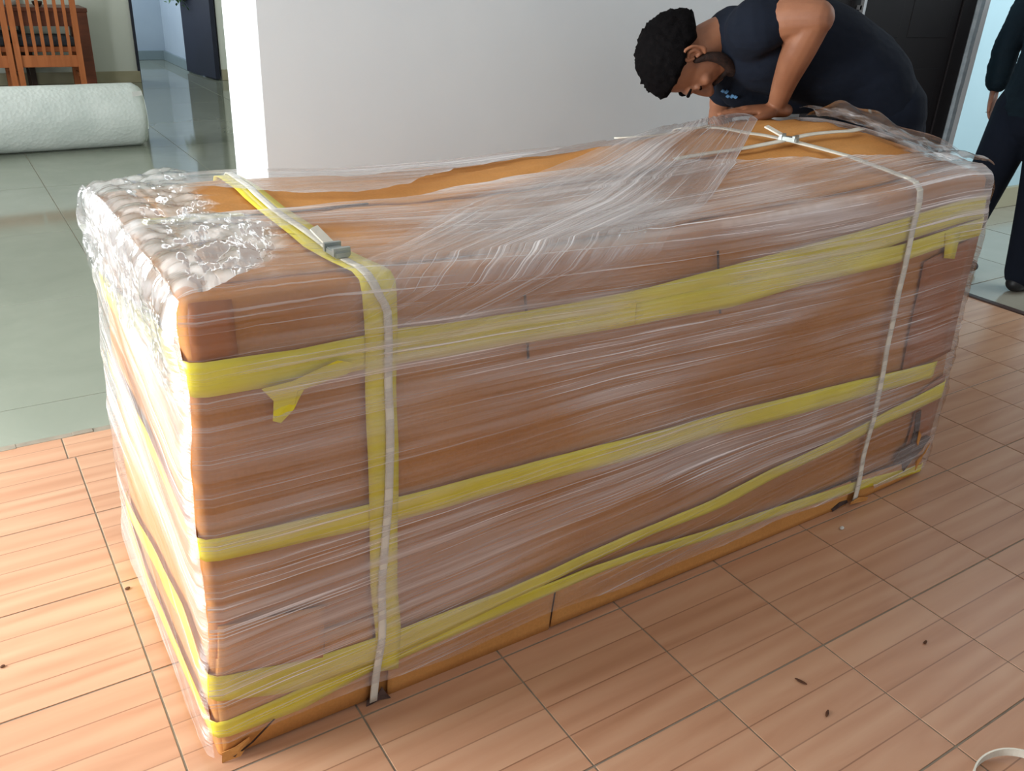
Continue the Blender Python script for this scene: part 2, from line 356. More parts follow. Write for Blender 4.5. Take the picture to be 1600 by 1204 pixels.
# ------------------------------------------------------------------ setting: walls
def wall(name, boxes, mat):
    bm = bmesh.new()
    for a, b in boxes: bx(bm, a, b, 0.01)
    return tag(obj(name, bm, mat), kind='structure')
H = 9.4
wall('wall_back', [((0.068, 5.45, 0), (10.4, 6.478, H))], MAT['wall'])
wall('wall_right', [((10.05, 4.98, 0), (10.4, 5.45, H)), ((10.05, -3.0, 0), (10.4, 1.6, H)), ((10.05, 1.6, 7.0), (10.4, 4.98, H))], MAT['wall'])
wall('wall_left', [((-9.2, -8, 0), (-8.9, 1.8, H)), ((-9.2, 6.8, 0), (-8.9, 12, H)), ((-9.2, 1.8, 7.0), (-8.9, 6.8, H)), ((-9.2, 1.8, 0), (-8.9, 6.8, 0.3))], MAT['wall'])
bm = bmesh.new()
for a, b in (((-9.15, 1.8, 0.3), (-8.95, 6.8, 0.45)), ((-9.15, 1.8, 6.85), (-8.95, 6.8, 7.0)), ((-9.15, 1.8, 0.3), (-8.95, 1.98, 7.0)), ((-9.15, 6.62, 0.3), (-8.95, 6.8, 7.0)), ((-9.15, 4.2, 0.3), (-8.95, 4.38, 7.0))): bx(bm, a, b)
tag(obj('window_1', bm, MAT['trim']), kind='structure')
wall('wall_hall_back', [((-12, 29.6, 0), (3.62, 30.0, H)), ((6.3, 29.6, 0), (10.4, 30.0, H)), ((3.62, 29.6, 7.0), (6.3, 30.0, H))], MAT['wall_cream'])
wall('wall_hall_right', [((8.33, 6.4, 0), (8.6, 29.6, H))], MAT['wall_cream'])
wall('wall_hall_left', [((-12.3, 12, 0), (-12, 30, H)), ((-12.2, 11.8, 0), (-8.9, 12.1, H))], MAT['wall_cream'])
wall('wall_far_room_back', [((-2, 36.05, 0), (6.2, 36.35, H))], MAT['wall_far'])
wall('wall_far_room_right', [((5.92, 32.15, 0), (6.3, 36.05, H)), ((6.3, 30.0, 0), (6.6, 32.2, H))], MAT['wall_far'])
wall('wall_side_room_back', [((10.4, 7.05, 0), (28, 7.4, H))], MAT['wall_blue'])
wall('ceiling', [((-12.3, -8, H), (28, 37, H + 0.3))], MAT['ceiling'])
def skirt(name, boxes, mat): wall(name, boxes, mat)
skirt('baseboard_hall_back', [((-12, 29.5, 0), (3.62, 29.6, 0.35)), ((6.3, 29.5, 0), (8.3, 29.6, 0.35))], MAT['skirting'])
skirt('baseboard_far_room', [((-2, 35.95, 0), (5.92, 36.05, 0.35)), ((5.82, 32.15, 0), (5.92, 36.0, 0.35))], MAT['skirting_blue'])
skirt('baseboard_side_room', [((10.4, 6.95, 0), (28, 7.05, 0.42))], MAT['skirting'])
skirt('baseboard_back', [((0.1, 5.39, 0), (10.0, 5.45, 0.33))], MAT['skirting'])
bm = bmesh.new(); bx(bm, (3.56, 29.52, 0), (3.64, 30.05, 7.0)); bx(bm, (3.56, 29.52, 6.95), (6.3, 30.05, 7.1))
tag(obj('trim_3', bm, MAT['door_far']), kind='structure')
# rough strip up the edge of the doorway
bm = bmesh.new(); z = 0
while z < 7:
    h = random.uniform(0.1, 0.4); bx(bm, (10.03, 4.90 + random.uniform(-0.012, 0.0), z), (10.12, 5.0, min(z + h, 7.0))); z += h
tag(obj('trim_4', bm, MAT['trim']), kind='structure')
# dark door leaf standing open against the wall
bm = bmesh.new(); bx(bm, (6.98, 4.98, 0.05), (10.02, 5.13, 6.9), 0.01)
d1 = tag(obj('door_1', bm, MAT['door']), kind='structure')
for zz in ((0.5, 3.1), (3.5, 6.4)):
    for xx in ((7.4, 8.45), (8.65, 9.55)):
        bm = bmesh.new(); bx(bm, (xx[0], 4.974, zz[0]), (xx[1], 4.99, zz[1]), 0.004); obj('door_panel', bm, MAT['door'], d1)
bm = bmesh.new(); bx(bm, (9.72, 4.95, 0.05), (10.02, 4.985, 6.9), 0.01); obj('door_stile', bm, MAT['door'], d1)
bm = bmesh.new(); bar(bm, (7.52, 4.90, 3.75), (7.52, 4.90, 4.75), 0.05, 0.05); bar(bm, (7.52, 4.90, 3.85), (7.52, 4.99, 3.85), 0.05, 0.05); bar(bm, (7.52, 4.90, 4.65), (7.52, 4.99, 4.65), 0.05, 0.05)
obj('door_handle', bm, MAT['metal'], d1)
# far navy door leaf
bm = bmesh.new(); bar(bm, (5.79 + 0.0, 31.95, 3.5), (6.15, 29.5, 3.5), 6.9, 0.16, (0, 0, 1))
d2 = tag(obj('door_2', bm, MAT['door_far']), kind='structure')

# ------------------------------------------------------------------ the wrapped package
X0, X1, Y0, Y1, Z1 = -1.82, 4.74, 1.12, 3.45, 2.74
def warp(p):
    x, y, z = p
    t = (x - X0) / (X1 - X0)
    l = 0.045 * z; r = -0.012 * z - 0.030 * z * z
    b = 0.18 * math.exp(-((x - 4.1) / 1.4) ** 2 - ((y - 2.6) / 1.1) ** 2) - 0.025 * max(0.0, y - 2.9) / 0.55 - 0.05 * math.exp(-((x - 0.4) / 1.3) ** 2) + 0.06 * math.exp(-((x - 4.6) / 0.8) ** 2)
    z2 = z + b * max(0, z / Z1) ** 3
    x2 = x + (1 - t) * l + t * r
    n = noise.noise(Vector((x * 1.1, y * 1.1, z * 1.3))) * 0.022 + noise.noise(Vector((x * 3, y * 3 + 9, z * 3))) * 0.006
    k = min(1.0, max(0.0, z) / 0.5)
    yo = -0.02 * math.sin(math.pi * min(max(t, 0), 1)) if y < 2 else 0
    return Vector((x2 + n * k, y + yo + n * k * (1 if y > 2 else -1), z2 + (n * 0.8 if z > 2 else 0)))
def onbox(p, off=0.0, r=0.05):
    """raw point on the box surface -> rounded, warped, pushed out by off"""
    p = Vector(p)
    q = Vector((min(max(p.x, X0 + r), X1 - r), min(max(p.y, Y0 + r), Y1 - r), min(p.z, Z1 - r)))
    d = p - q
    if d.length < 1e-6: d = Vector((0, 0, 1))
    d.normalize()
    return warp(q + d * (r + off))
def axis(a, b, n, e=0.05):
    s = [a, a + e * 0.3, a + e * 0.6, a + e]; s += [a + e + (b - a - 2 * e) * k / n for k in range(1, n)]
    return s + [b - e, b - e * 0.6, b - e * 0.3, b]
def box_mesh():
    bm = bmesh.new(); ax = axis(X0, X1, 70); ay = axis(Y0, Y1, 26); az = axis(-0.0, Z1, 30)
    def grid(A, B, f):
        vs = [[bm.verts.new(onbox(f(a, b)) * U) for b in B] for a in A]
        for i in range(len(A) - 1):
            for j in range(len(B) - 1): bm.faces.new((vs[i][j], vs[i + 1][j], vs[i + 1][j + 1], vs[i][j + 1]))
    grid(ax, az, lambda a, b: (a, Y0, b)); grid(ax, az, lambda a, b: (a, Y1, b))
    grid(ay, az, lambda a, b: (X0, a, b)); grid(ay, az, lambda a, b: (X1, a, b)); grid(ax, ay, lambda a, b: (a, b, Z1))
    bmesh.ops.remove_doubles(bm, verts=bm.verts, dist=1e-5)
    ed = [e for e in bm.edges if e.is_boundary]; bmesh.ops.contextual_create(bm, geom=ed)
    return bm
pack = empty('wrapped_package', (1.4, 2.3, 0), label='huge cardboard crate wrapped in stretch film with yellow tape and white straps', cat='package')
obj('cardboard_box', box_mesh(), MAT['kraft'], pack, True)
def dense(poly, step=0.09):
    out = []
    for a, b in zip(poly, poly[1:]):
        a = Vector(a); b = Vector(b); n = max(1, int((b - a).length / step))
        out += [a.lerp(b, k / n) for k in range(n)]
    out.append(Vector(poly[-1])); return out
def resample(poly, n):
    P = dense(poly, 0.01); return [P[int(round(k * (len(P) - 1) / n))] for k in range(n + 1)]
def strip(name, A, B, mat, off=0.012, th=0.01, nw=4, rough=0.0, label=None, n=None, ripple=0.0):
    """sheet lofted on the box between border polylines A and B"""
    if n is None: n = max(2, int(sum((Vector(b) - Vector(a)).length for a, b in zip(A, A[1:])) / 0.05))
    a = resample(A, n); b = resample(B, n); bm = bmesh.new(); rows = []
    for i in range(n + 1):
        row = []
        for j in range(nw + 1):
            p = a[i].lerp(b[i], j / nw)
            rp = ripple * noise.noise(Vector((i * 0.15, j * 1.7, off * 100)))
            row.append(bm.verts.new(onbox(p, off + rp) * U))
        rows.append(row)
    for i in range(n):
        for j in range(nw): bm.faces.new((rows[i][j], rows[i + 1][j], rows[i + 1][j + 1], rows[i][j + 1]))
    o = obj(name, bm, mat, pack, True); solidify(o, th)
    if label: o['label'] = label
    return o
def fr(pts): return [(x, Y0, z) for x, z in pts]
# cardboard sheets layered on the front
def sheet(bot, top, mat='kraft', off=0.014, **k): return strip('cardboard_sheet', fr(bot), fr(top), MAT[mat], off, 0.012, 6, **k)
sheet([(-1.80, 0.02), (-0.92, 0.02)], [(-1.80, 0.72), (-0.92, 0.66)], 'kraft2', 0.012)
sheet([(-0.80, 0.0), (0.42, 0.0)], [(-0.80, 0.42), (0.42, 0.37)], 'kraft2', 0.02)
sheet([(0.435, 0.015), (1.6, 0.01), (3.60, 0.0)], [(0.435, 0.38), (1.56, 0.29), (3.60, 0.25)], 'kraft2', 0.02)
sheet([(3.74, 0.0), (4.70, 0.03)], [(3.74, 0.25), (4.66, 0.2)], 'kraft2', 0.02)
sheet([(-1.79, 0.63), (-1.22, 0.50)], [(-1.79, 0.96), (-1.20, 0.86)], 'kraft2', 0.024)
# lid sheets on top, meeting at the slit
T_ = lambda pts: [(x, y, Z1) for x, y in pts]
strip('lid_sheet', T_([(-1.6, 2.37), (0.0, 2.36), (4.5, 2.30)]), T_([(-1.6, 1.3), (0, 1.3), (4.5, 1.3)]), MAT['kraft2'], 0.016, 0.012, 14, ripple=0.02)
strip('lid_sheet', T_([(-1.6, 2.42), (0.0, 2.42), (4.5, 2.36)]), T_([(-1.6, 3.35), (0, 3.35), (4.5, 3.35)]), MAT['kraft2'], 0.016, 0.012, 14, ripple=0.02)
strip('crease', T_([(-1.16, 2.34), (-0.3, 2.42)]), T_([(-1.16, 2.31), (-0.3, 2.39)]), MAT['slit'], 0.032, 0.004, 1, label='dark slit between the lid sheets')
# creases, brown tape, holes
def crease(pts, w=0.012, name='crease', off=0.027): strip(name, fr([(x - w, z) for x, z in pts]), fr([(x + w, z) for x, z in pts]), MAT['slit'], off, 0.003, 1)
crease([(0.43, 0.36), (0.42, 0.2), (0.45, 0.02)]); crease([(0.05, 2.55), (0.09, 2.14)], 0.008); crease([(1.57, 2.6), (1.66, 2.15)], 0.01)
strip('crease', fr([(0.49, 0.385), (1.56, 0.30), (3.65, 0.27), (4.39, 0.235)]), fr([(0.49, 0.36), (1.56, 0.275), (3.65, 0.235), (4.39, 0.215)]), MAT['slit'], 0.022, 0.003, 1)
strip('crease', fr([(-1.79, 0.965), (-1.2, 0.868)]), fr([(-1.79, 0.95), (-1.2, 0.853)]), MAT['slit'], 0.027, 0.003, 1)
crease([(-1.205, 0.86), (-1.22, 0.5)], 0.006)
strip('brown_tape', fr([(-1.80, 2.745), (-1.60, 2.73)]), fr([(-1.80, 2.46), (-1.60, 2.46)]), MAT['brown_tape'], 0.02, 0.004, 3, label='dark brown packing tape at the corner')
strip('brown_tape', fr([(3.95, 2.16), (3.97, 1.2)]), fr([(4.72, 2.28), (4.72, 1.25)]), MAT['brown_tape'], 0.02, 0.004, 5, label='brown packing tape at the far end')
strip('brown_tape', fr([(4.35, 0.95), (4.33, 0.3)]), fr([(4.70, 1.05), (4.70, 0.35)]), MAT['brown_tape'], 0.02, 0.004, 5)
def patch(name, pts, mat, off, label=None, jit=0.0):
    bm = bmesh.new(); vs = [bm.verts.new(onbox((x, Y0, z), off + random.uniform(0, jit)) * U) for x, z in pts]
    c = bm.verts.new(onbox((sum(p[0] for p in pts) / len(pts), Y0, sum(p[1] for p in pts) / len(pts)), off + jit * 0.5) * U)
    for i in range(len(vs)): bm.faces.new((vs[i], vs[(i + 1) % len(vs)], c))
    o = obj(name, bm, mat, pack); solidify(o, 0.006)
    if label: o['label'] = label
    return o
patch('torn_hole', [(4.33, 0.74), (4.39, 0.56), (4.38, 0.42), (4.24, 0.40), (4.16, 0.28), (4.30, 0.26), (4.38, 0.12), (4.47, 0.2), (4.60, 0.3), (4.70, 0.40), (4.62, 0.44), (4.52, 0.36), (4.47, 0.45), (4.44, 0.6), (4.40, 0.76)], MAT['kraft_dark'], 0.03, 'dark torn hole near the bottom corner', 0.02)
patch('torn_flap', [(4.40, 0.56), (4.46, 0.50), (4.44, 0.40), (4.41, 0.44)], MAT['kraft2'], 0.05, None, 0.03)
patch('torn_flap', [(4.50, 0.22), (4.60, 0.28), (4.66, 0.36), (4.58, 0.20), (4.50, 0.12)], MAT['kraft2'], 0.05, None, 0.03)
patch('torn_hole', [(-0.94, 0.03), (-0.91, 0.07), (-0.88, 0.06), (-0.84, 0.09), (-0.82, 0.05), (-0.79, 0.0), (-0.86, 0.01), (-0.95, 0.0)], MAT['kraft_dark'], 0.03, 'small torn hole at the strap foot', 0.03)
patch('torn_hole', [(3.40, 0.03), (3.50, 0.07), (3.60, 0.06), (3.62, 0.03), (3.52, 0.02), (3.42, 0.0)], MAT['kraft_dark'], 0.028, 'small dent under the far strap', 0.01)
patch('torn_flap', [(3.60, 0.06), (3.72, 0.07), (3.84, 0.04), (3.84, 0.0), (3.7, 0.02), (3.62, 0.02)], MAT['kraft2'], 0.05, None, 0.03)
patch('torn_flap', [(-1.80, 0.06), (-1.74, 0.08), (-1.66, 0.12), (-1.66, 0.08), (-1.72, 0.02), (-1.80, 0.0)], MAT['kraft2'], 0.03, 'bent bottom corner', 0.03)
strip('crease', fr([(-1.76, 0.03), (-1.66, 0.08), (-1.52, 0.19)]), fr([(-1.75, 0.024), (-1.65, 0.072), (-1.51, 0.186)]), MAT['slit'], 0.05, 0.003, 1)

# yellow tape: front + left side
def ptape(top, bot, off=0.03, left=None, **k):
    A = fr(top)[::-1]; B = fr(bot)[::-1]
    if left: A = A + [(X0, y, z) for y, z in left[0]]; B = B + [(X0, y, z) for y, z in left[1]]
    return strip('yellow_tape', A, B, MAT['tape'], off, 0.004, 4, **k)
ptape([(X0, 2.46), (-1.32, 2.44), (-0.7, 2.47), (0.04, 2.45), (0.99, 2.45), (1.74, 2.48), (3.6, 2.56), (X1, 2.60)],
      [(X0, 2.28), (-1.32, 2.265), (-0.7, 2.27), (0.04, 2.25), (0.99, 2.21), (1.74, 2.19), (3.6, 2.38), (X1, 2.42)], 0.032,
      ([(2.0, 2.42), (2.85, 2.25), (Y1, 2.2)], [(2.0, 2.25), (2.85, 2.08), (Y1, 2.02)]))
ptape([(0.9, 2.36), (1.74, 2.36), (2.46, 2.40), (3.6, 2.36), (4.2, 2.38), (X1, 2.42)], [(0.9, 2.22), (1.74, 2.18), (2.46, 2.22), (3.6, 2.22), (4.2, 2.25), (X1, 2.28)], 0.036)
strip('yellow_tape', fr([(4.13, 2.36), (4.19, 2.16)]), fr([(4.36, 2.34), (4.36, 2.13)]), MAT['tape'], 0.04, 0.004, 2)
ptape([(X0, 1.50), (-0.94, 1.455), (0.22, 1.42), (1.37, 1.37), (2.48, 1.33), (4.5, 1.21)], [(X0, 1.37), (-0.94, 1.30), (0.14, 1.26), (1.4, 1.20), (2.78, 1.14), (4.46, 1.06)], 0.030,
      ([(2.0, 1.54), (Y1, 1.62)], [(2.0, 1.43), (Y1, 1.50)]))
ptape([(X0, 0.62), (-1.32, 0.52), (-0.75, 0.51), (-0.01, 0.50), (1.06, 0.59), (1.83, 0.63), (2.94, 0.75), (X1, 0.98)], [(X0, 0.45), (-1.44, 0.33), (-0.75, 0.30), (0.13, 0.41), (1.22, 0.51), (1.99, 0.53), (3.06, 0.66), (X1, 0.82)], 0.036,
      ([(1.6, 0.75), (2.4, 0.62), (Y1, 0.45)], [(1.6, 0.6), (2.4, 0.48), (Y1, 0.30)]))
ptape([(X0, 0.28), (-1.44, 0.31), (-0.96, 0.38), (0.0, 0.42), (0.65, 0.42), (1.23, 0.40), (2.23, 0.32), (3.62, 0.23), (X1, 0.10)], [(X0, 0.17), (-1.34, 0.16), (-0.91, 0.25), (0.39, 0.32), (0.94, 0.34), (1.89, 0.25), (3.43, 0.14), (X1, 0.02)], 0.033,
      ([(1.8, 0.24), (2.9, 0.16), (Y1, 0.30)], [(1.8, 0.1), (2.9, 0.03), (Y1, 0.16)]))
# vertical tape round the near end, under the strap
def over(xf, xt, y_end=Y1, z0=0.1, down=1.2):
    return [(xf[0], Y0, z0), (xf[1], Y0, 1.4), (xf[2], Y0, 2.0), (xf[3], Y0, Z1), (xt[0], Y0 + 0.5, Z1), (xt[1], Y1, Z1), (xt[1], Y1, down)]
strip('yellow_tape', over((-0.90, -0.94, -0.945, -0.95), (-1.05, -1.02), z0=0.24), over((-0.74, -0.765, -0.76, -0.75), (-0.86, -0.86), z0=0.2), MAT['tape'], 0.042, 0.004, 4)
strip('yellow_tape', T_([(-1.75, 2.40), (-1.16, 2.38)]), T_([(-1.75, 2.29), (-1.16, 2.30)]), MAT['tape'], 0.034, 0.004, 2)
# loose torn end of tape hanging on the front
patch('tape_end', [(-1.52, 2.28), (-1.36, 2.29), (-1.12, 2.36), (-1.02, 2.33), (-1.06, 2.27), (-1.2, 2.27), (-1.34, 2.23), (-1.36, 2.14), (-1.43, 2.08), (-1.47, 2.1), (-1.46, 2.2)], MAT['tape'], 0.044, None, 0.02)
# white straps
def strap(A, w, off, label=None):
    a = [(p[0] - w, p[1], p[2]) for p in A]; b = [(p[0] + w, p[1], p[2]) for p in A]
    return strip('strap', a, b, MAT['white_strap'], off, 0.008, 3, label=label)
strap_near = strap([(-0.905, Y0, 0.02), (-0.86, Y0, 0.83), (-0.83, Y0, 1.44), (-0.81, Y0, 1.98), (-0.82, Y0, 2.6), (-0.90, Y0, Z1), (-0.92, Y0 + 0.12, Z1), (-0.94, 1.45, Z1), (-0.96, 2.16, Z1), (-0.92, Y1, Z1), (-0.92, Y1, 0.02)], 0.024, 0.058)
strap_far = strap([(3.69, Y0, 0.02), (3.66, Y0, 1.0), (3.65, Y0, 1.97), (3.70, Y0, Z1), (3.72, 1.42, Z1), (3.69, 1.75, Z1), (3.56, 2.09, Z1), (3.43, 2.54, Z1), (3.45, Y1, Z1), (3.45, Y1, 0.02)], 0.030, 0.058)
# the crossing strap tail on top (runs along the crate)
tail = [(4.42, 2.14), (4.2, 2.11), (3.8, 2.17), (3.4, 2.20), (2.95, 2.26), (2.77, 2.31), (2.4, 2.36)]
o = strip('strap', T_([(x, y + 0.03) for x, y in tail]), T_([(x, y - 0.03) for x, y in tail]), MAT['white_strap'], 0.068, 0.008, 2, label='loose strap tail crossing the top')
def at_top(x, y, off): return onbox((x, y, Z1), off)
def seal(x, y, ang, host, L=0.075, w=0.04):
    c = at_top(x, y, 0.075); m = Matrix.Translation(c * U) @ Matrix.Rotation(ang, 4, 'Z') @ Matrix.Diagonal((w * 2 * U, L * 2 * U, 0.035 * U, 1))
    bm = bmesh.new(); r = bmesh.ops.create_cube(bm, size=1, matrix=m); bmesh.ops.bevel(bm, geom=bm.edges[:], offset=0.006 * U, segments=2, affect='EDGES')
    for s in (-1, 1):
        bmesh.ops.create_cube(bm, size=1, matrix=m @ Matrix.Translation((0, s * 0.36, 0.35)) @ Matrix.Diagonal((1.15, 0.14, 1.2, 1)))
    return obj('strap_buckle', bm, MAT['buckle'], host)
seal(-0.94, 1.40, 0.05, strap_near); seal(3.50, 2.17, 0.35, strap_far)
bm = bmesh.new(); c = at_top(3.48, 2.22, 0.09)
bar(bm, c, c + Vector((-0.04, 0.15, 0.05)), 0.06, 0.012); obj('strap_end', bm, MAT['white_strap'], strap_far)
bm = bmesh.new(); c = at_top(-0.95, 1.46, 0.09)
bar(bm, c, c + Vector((-0.05, 0.10, 0.07)), 0.05, 0.012); obj('strap_end', bm, MAT['white_strap'], strap_near)
o = strip('strap', T_([(2.65, 3.40), (2.95, 3.20), (3.5, 3.05)]), T_([(2.62, 3.36), (2.92, 3.15), (3.5, 3.00)]), MAT['white_strap'], 0.07, 0.008, 2)

# stretch film
def film_sheet(name, A, B, nu, nv, off, mat, haze, uvf, disp=0.01, freq=(0.5, 9), crumple=0.0, cf=3.0, edge=0.0, label=None):
    """film lofted between border polylines A, B (raw box coordinates)"""
    a = resample(A, nu); b = resample(B, nu); bm = bmesh.new()
    uvl = bm.loops.layers.uv.new('UVMap'); hz = bm.verts.layers.float.new('haze')
    rows = []; uvs = {}
    for i in range(nu + 1):
        row = []
        for j in range(nv + 1):
            s = j / nv; e = edge * (noise.noise(Vector((i * 0.23, 3.3, nu))) + 0.5 * noise.noise(Vector((i * 0.7, 8.3, nu))))
            s2 = s + e * s ** 4
            p = a[i].lerp(b[i], s2)
            u, v = uvf(i / nu, s, p)
            d = off + disp * (noise.fractal(Vector((u * freq[0], v * freq[1], off * 50)), 0.8, 2.0, 4) + 0.4)
            if crumple:
                q = Vector((p.x * cf, p.y * cf, p.z * cf)); w = noise.turbulence(q, 4, True)
                d += crumple * (abs(noise.noise(q * 0.9)) + 0.8 * w)
            vtx = bm.verts.new(onbox(p, max(d, 0.046)) * U); vtx[hz] = haze(p, i / nu, s); uvs[vtx] = (u, v); row.append(vtx)
        rows.append(row)
    for i in range(nu):
        for j in range(nv):
            f = bm.faces.new((rows[i][j], rows[i + 1][j], rows[i + 1][j + 1], rows[i][j + 1])); f.smooth = True
            for l in f.loops: l[uvl].uv = uvs[l.vert]
    me = bpy.data.meshes.new(name); bm.to_mesh(me); bm.free()
    o = link(name, me, mat, pack)
    if label: o['label'] = label
    return o
def sm(a, b, x):
    t = min(1, max(0, (x - a) / (b - a))); return t * t * (3 - 2 * t)
# front film: z 0.17 -> top edge -> over the top to y=yb(x).  Built column by column
YB = [(-1.8, 2.28), (-0.2, 2.37), (0.7, 2.55), (1.6, 2.61), (2.1, 2.46), (2.95, 2.03), (3.6, 1.75), (4.2, 1.55), (4.74, 1.5)]
def film_front():
    nu, nv = 140, 150; bm = bmesh.new(); uvl = bm.loops.layers.uv.new('UVMap'); hz = bm.verts.layers.float.new('haze'); rows = []; uvs = {}
    for i in range(nu + 1):
        x = X0 - 0.0 + (X1 - X0) * i / nu; row = []
        zb = 0.16 + 0.05 * noise.noise(Vector((x * 1.3, 0, 0))) + 0.05 * max(0, (x - 2)) / 2.7 * 0 + (0.0 if x < 3.9 else -0.08)
        yb = lerp_table(YB, x) + 0.05 * noise.noise(Vector((x * 2.1, 4, 0)))
        Ltot = (Z1 - zb) + (yb - Y0)
        for j in range(nv + 1):
            t = Ltot * j / nv
            p = Vector((x, Y0, zb + t)) if zb + t <= Z1 else Vector((x, Y0 + (zb + t - Z1), Z1))
            arc = zb + t
            slope = 0.10 * (1 - sm(0.5, 1.5, arc)) - 0.02 * sm(1.6, 2.4, arc)
            v = arc - slope * x + 0.02 * math.sin(x * 1.3 + arc * 2)
            d = 0.056 + 0.014 * (noise.fractal(Vector((x * 0.5, v * 9, 3)), 0.8, 2.0, 4) + 0.3)
            if x < X0 + 0.9 and p.z > 2.2: d += 0.03 * (1 - (x - X0) / 0.9) * abs(noise.noise(Vector((x * 6, p.y * 6, p.z * 6))))
            vt = bm.verts.new(onbox(p, d) * U)
            h = 1.0
            if arc < Z1:
                h = 1.0 + 0.75 * sm(2.05, 2.72, arc) * (0.35 + 0.65 * sm(-0.6, 0.6, x)) + 0.3 * sm(0.3, 1.0, arc) * sm(1.5, 0.9, arc)  # white sheen below the top edge is painted in as extra haze
                h *= 1 - 0.45 * math.exp(-((x - 4.4) / 0.45) ** 2 - ((arc - 1.4) / 0.6) ** 2)
                h *= 1 - 0.5 * math.exp(-((x + 1.7) / 0.12) ** 2 - ((arc - 2.5) / 0.3) ** 2)
            else:
                yy = p.y; h = 1.55
                h *= 1 - 0.85 * math.exp(-((x + 0.9) / 0.55) ** 2 - ((yy - 1.85) / 0.22) ** 2)     # clearer window by the strap
                h *= 1 - 0.6 * math.exp(-((x - 1.6) / 1.1) ** 2 - ((yy - 1.62) / 0.16) ** 2)
                if x > 0.6: h += 0.55 * sm(0.6, 1.6, x)  # more white sheen put into the haze across the top
                h += 0.8 * sm(0.10, 0.0, yb - yy)
            vt[hz] = h; uvs[vt] = (x, v); row.append(vt)
        rows.append(row)
    for i in range(nu):
        for j in range(nv):
            f = bm.faces.new((rows[i][j], rows[i + 1][j], rows[i + 1][j + 1], rows[i][j + 1])); f.smooth = True
            for l in f.loops: l[uvl].uv = uvs[l.vert]
    me = bpy.data.meshes.new('stretch_film'); bm.to_mesh(me); bm.free(); return link('stretch_film', me, MAT['film'], pack)
film_front()
# left end
film_sheet('stretch_film', [(X0, Y0, 0.06), (X0, Y1, 0.1)], [(X0, Y0, Z1), (X0, Y1, Z1)], 70, 80, 0.056, MAT['film_side'],
           lambda p, s, t: 1.1 + 0.6 * sm(2.0, 2.7, p.z), lambda s, t, p: (p.y * 0.5 + p.z * 0.3, p.z - 0.25 * (p.y - Y0)), 0.02, (0.5, 4), 0.010, 1.6)
film_sheet('stretch_film', [(X0, Y1, 0.1), (X1, Y1, 0.1)], [(X0, Y1, Z1), (X1, Y1, Z1)], 60, 60, 0.056, MAT['film'], lambda p, s, t: 1.0, lambda s, t, p: (p.x, p.z), 0.012)
film_sheet('stretch_film', [(X1, Y0, 0.1), (X1, Y1, 0.1)], [(X1, Y0, Z1), (X1, Y1, Z1)], 50, 60, 0.060, MAT['film'], lambda p, s, t: 1.0, lambda s, t, p: (p.y, p.z), 0.02)
# back band over the rear top edge
film_sheet('stretch_film', T_([(X0, Y1), (0.5, Y1), (2.6, Y1)]), T_([(X0, 3.05), (-1.28, 3.0), (-0.74, 2.69), (-0.3, 2.55), (0.2, 2.75), (0.8, 3.1), (1.4, 3.22), (2.6, 3.42)]), 110, 40, 0.056, MAT['film'],
           lambda p, s, t: 1.5 + 0.8 * sm(0.85, 1, t), lambda s, t, p: (p.x, p.y), 0.02)
# drawn diagonal band from the far corner to the front (front and top unfolded: a = height, then depth over the edge)
def unfold(x, a): return (x, Y0, a) if a <= Z1 else (x, Y0 + a - Z1, Z1)
def film_diag():
    A = resample([(4.2, 5.07, 0), (3.69, 4.3, 0), (2.74, 3.65, 0), (1.61, 2.92, 0), (0.95, 2.68, 0), (0.29, 2.50, 0), (-0.28, 2.36, 0), (-1.2, 2.18, 0)], 190)
    B = resample([(3.3, 5.07, 0), (2.4, 4.72, 0), (1.27, 4.2, 0), (0.05, 3.6, 0), (-0.66, 3.01, 0), (-1.15, 2.72, 0), (-1.6, 2.5, 0)], 190)
    bm = bmesh.new(); uvl = bm.loops.layers.uv.new('UVMap'); hz = bm.verts.layers.float.new('haze'); rows = []; uvs = {}
    for i in range(191):
        row = []; s_ = i / 190
        for j in range(81):
            t = j / 80; q = A[i].lerp(B[i], t); p = Vector(unfold(q.x, q.y))
            d = 0.092 + 0.010 * noise.fractal(Vector((s_ * 4, t * 20, 5)), 0.8, 2.0, 4)
            vt = bm.verts.new(onbox(p, d) * U)
            vt[hz] = (1.25 + 0.7 * sm(0.05, 0.0, t) * sm(0.7, 0.4, s_)) * (0.3 + 0.7 * sm(1.0, 0.8, t)) * sm(1.0, 0.62, s_) * (1 - 0.8 * sm(0.12, 0.0, t) * sm(0.4, 0.6, s_))
            uvs[vt] = (s_ * 5, t * 1.9); row.append(vt)
        rows.append(row)
    for i in range(190):
        for j in range(80):
            f = bm.faces.new((rows[i][j], rows[i + 1][j], rows[i + 1][j + 1], rows[i][j + 1])); f.smooth = True
            for l in f.loops: l[uvl].uv = uvs[l.vert]
    me = bpy.data.meshes.new('stretch_film'); bm.to_mesh(me); bm.free(); o = link('stretch_film', me, MAT['film_diag'], pack); o['label'] = 'drawn diagonal film band across the top'
film_diag()
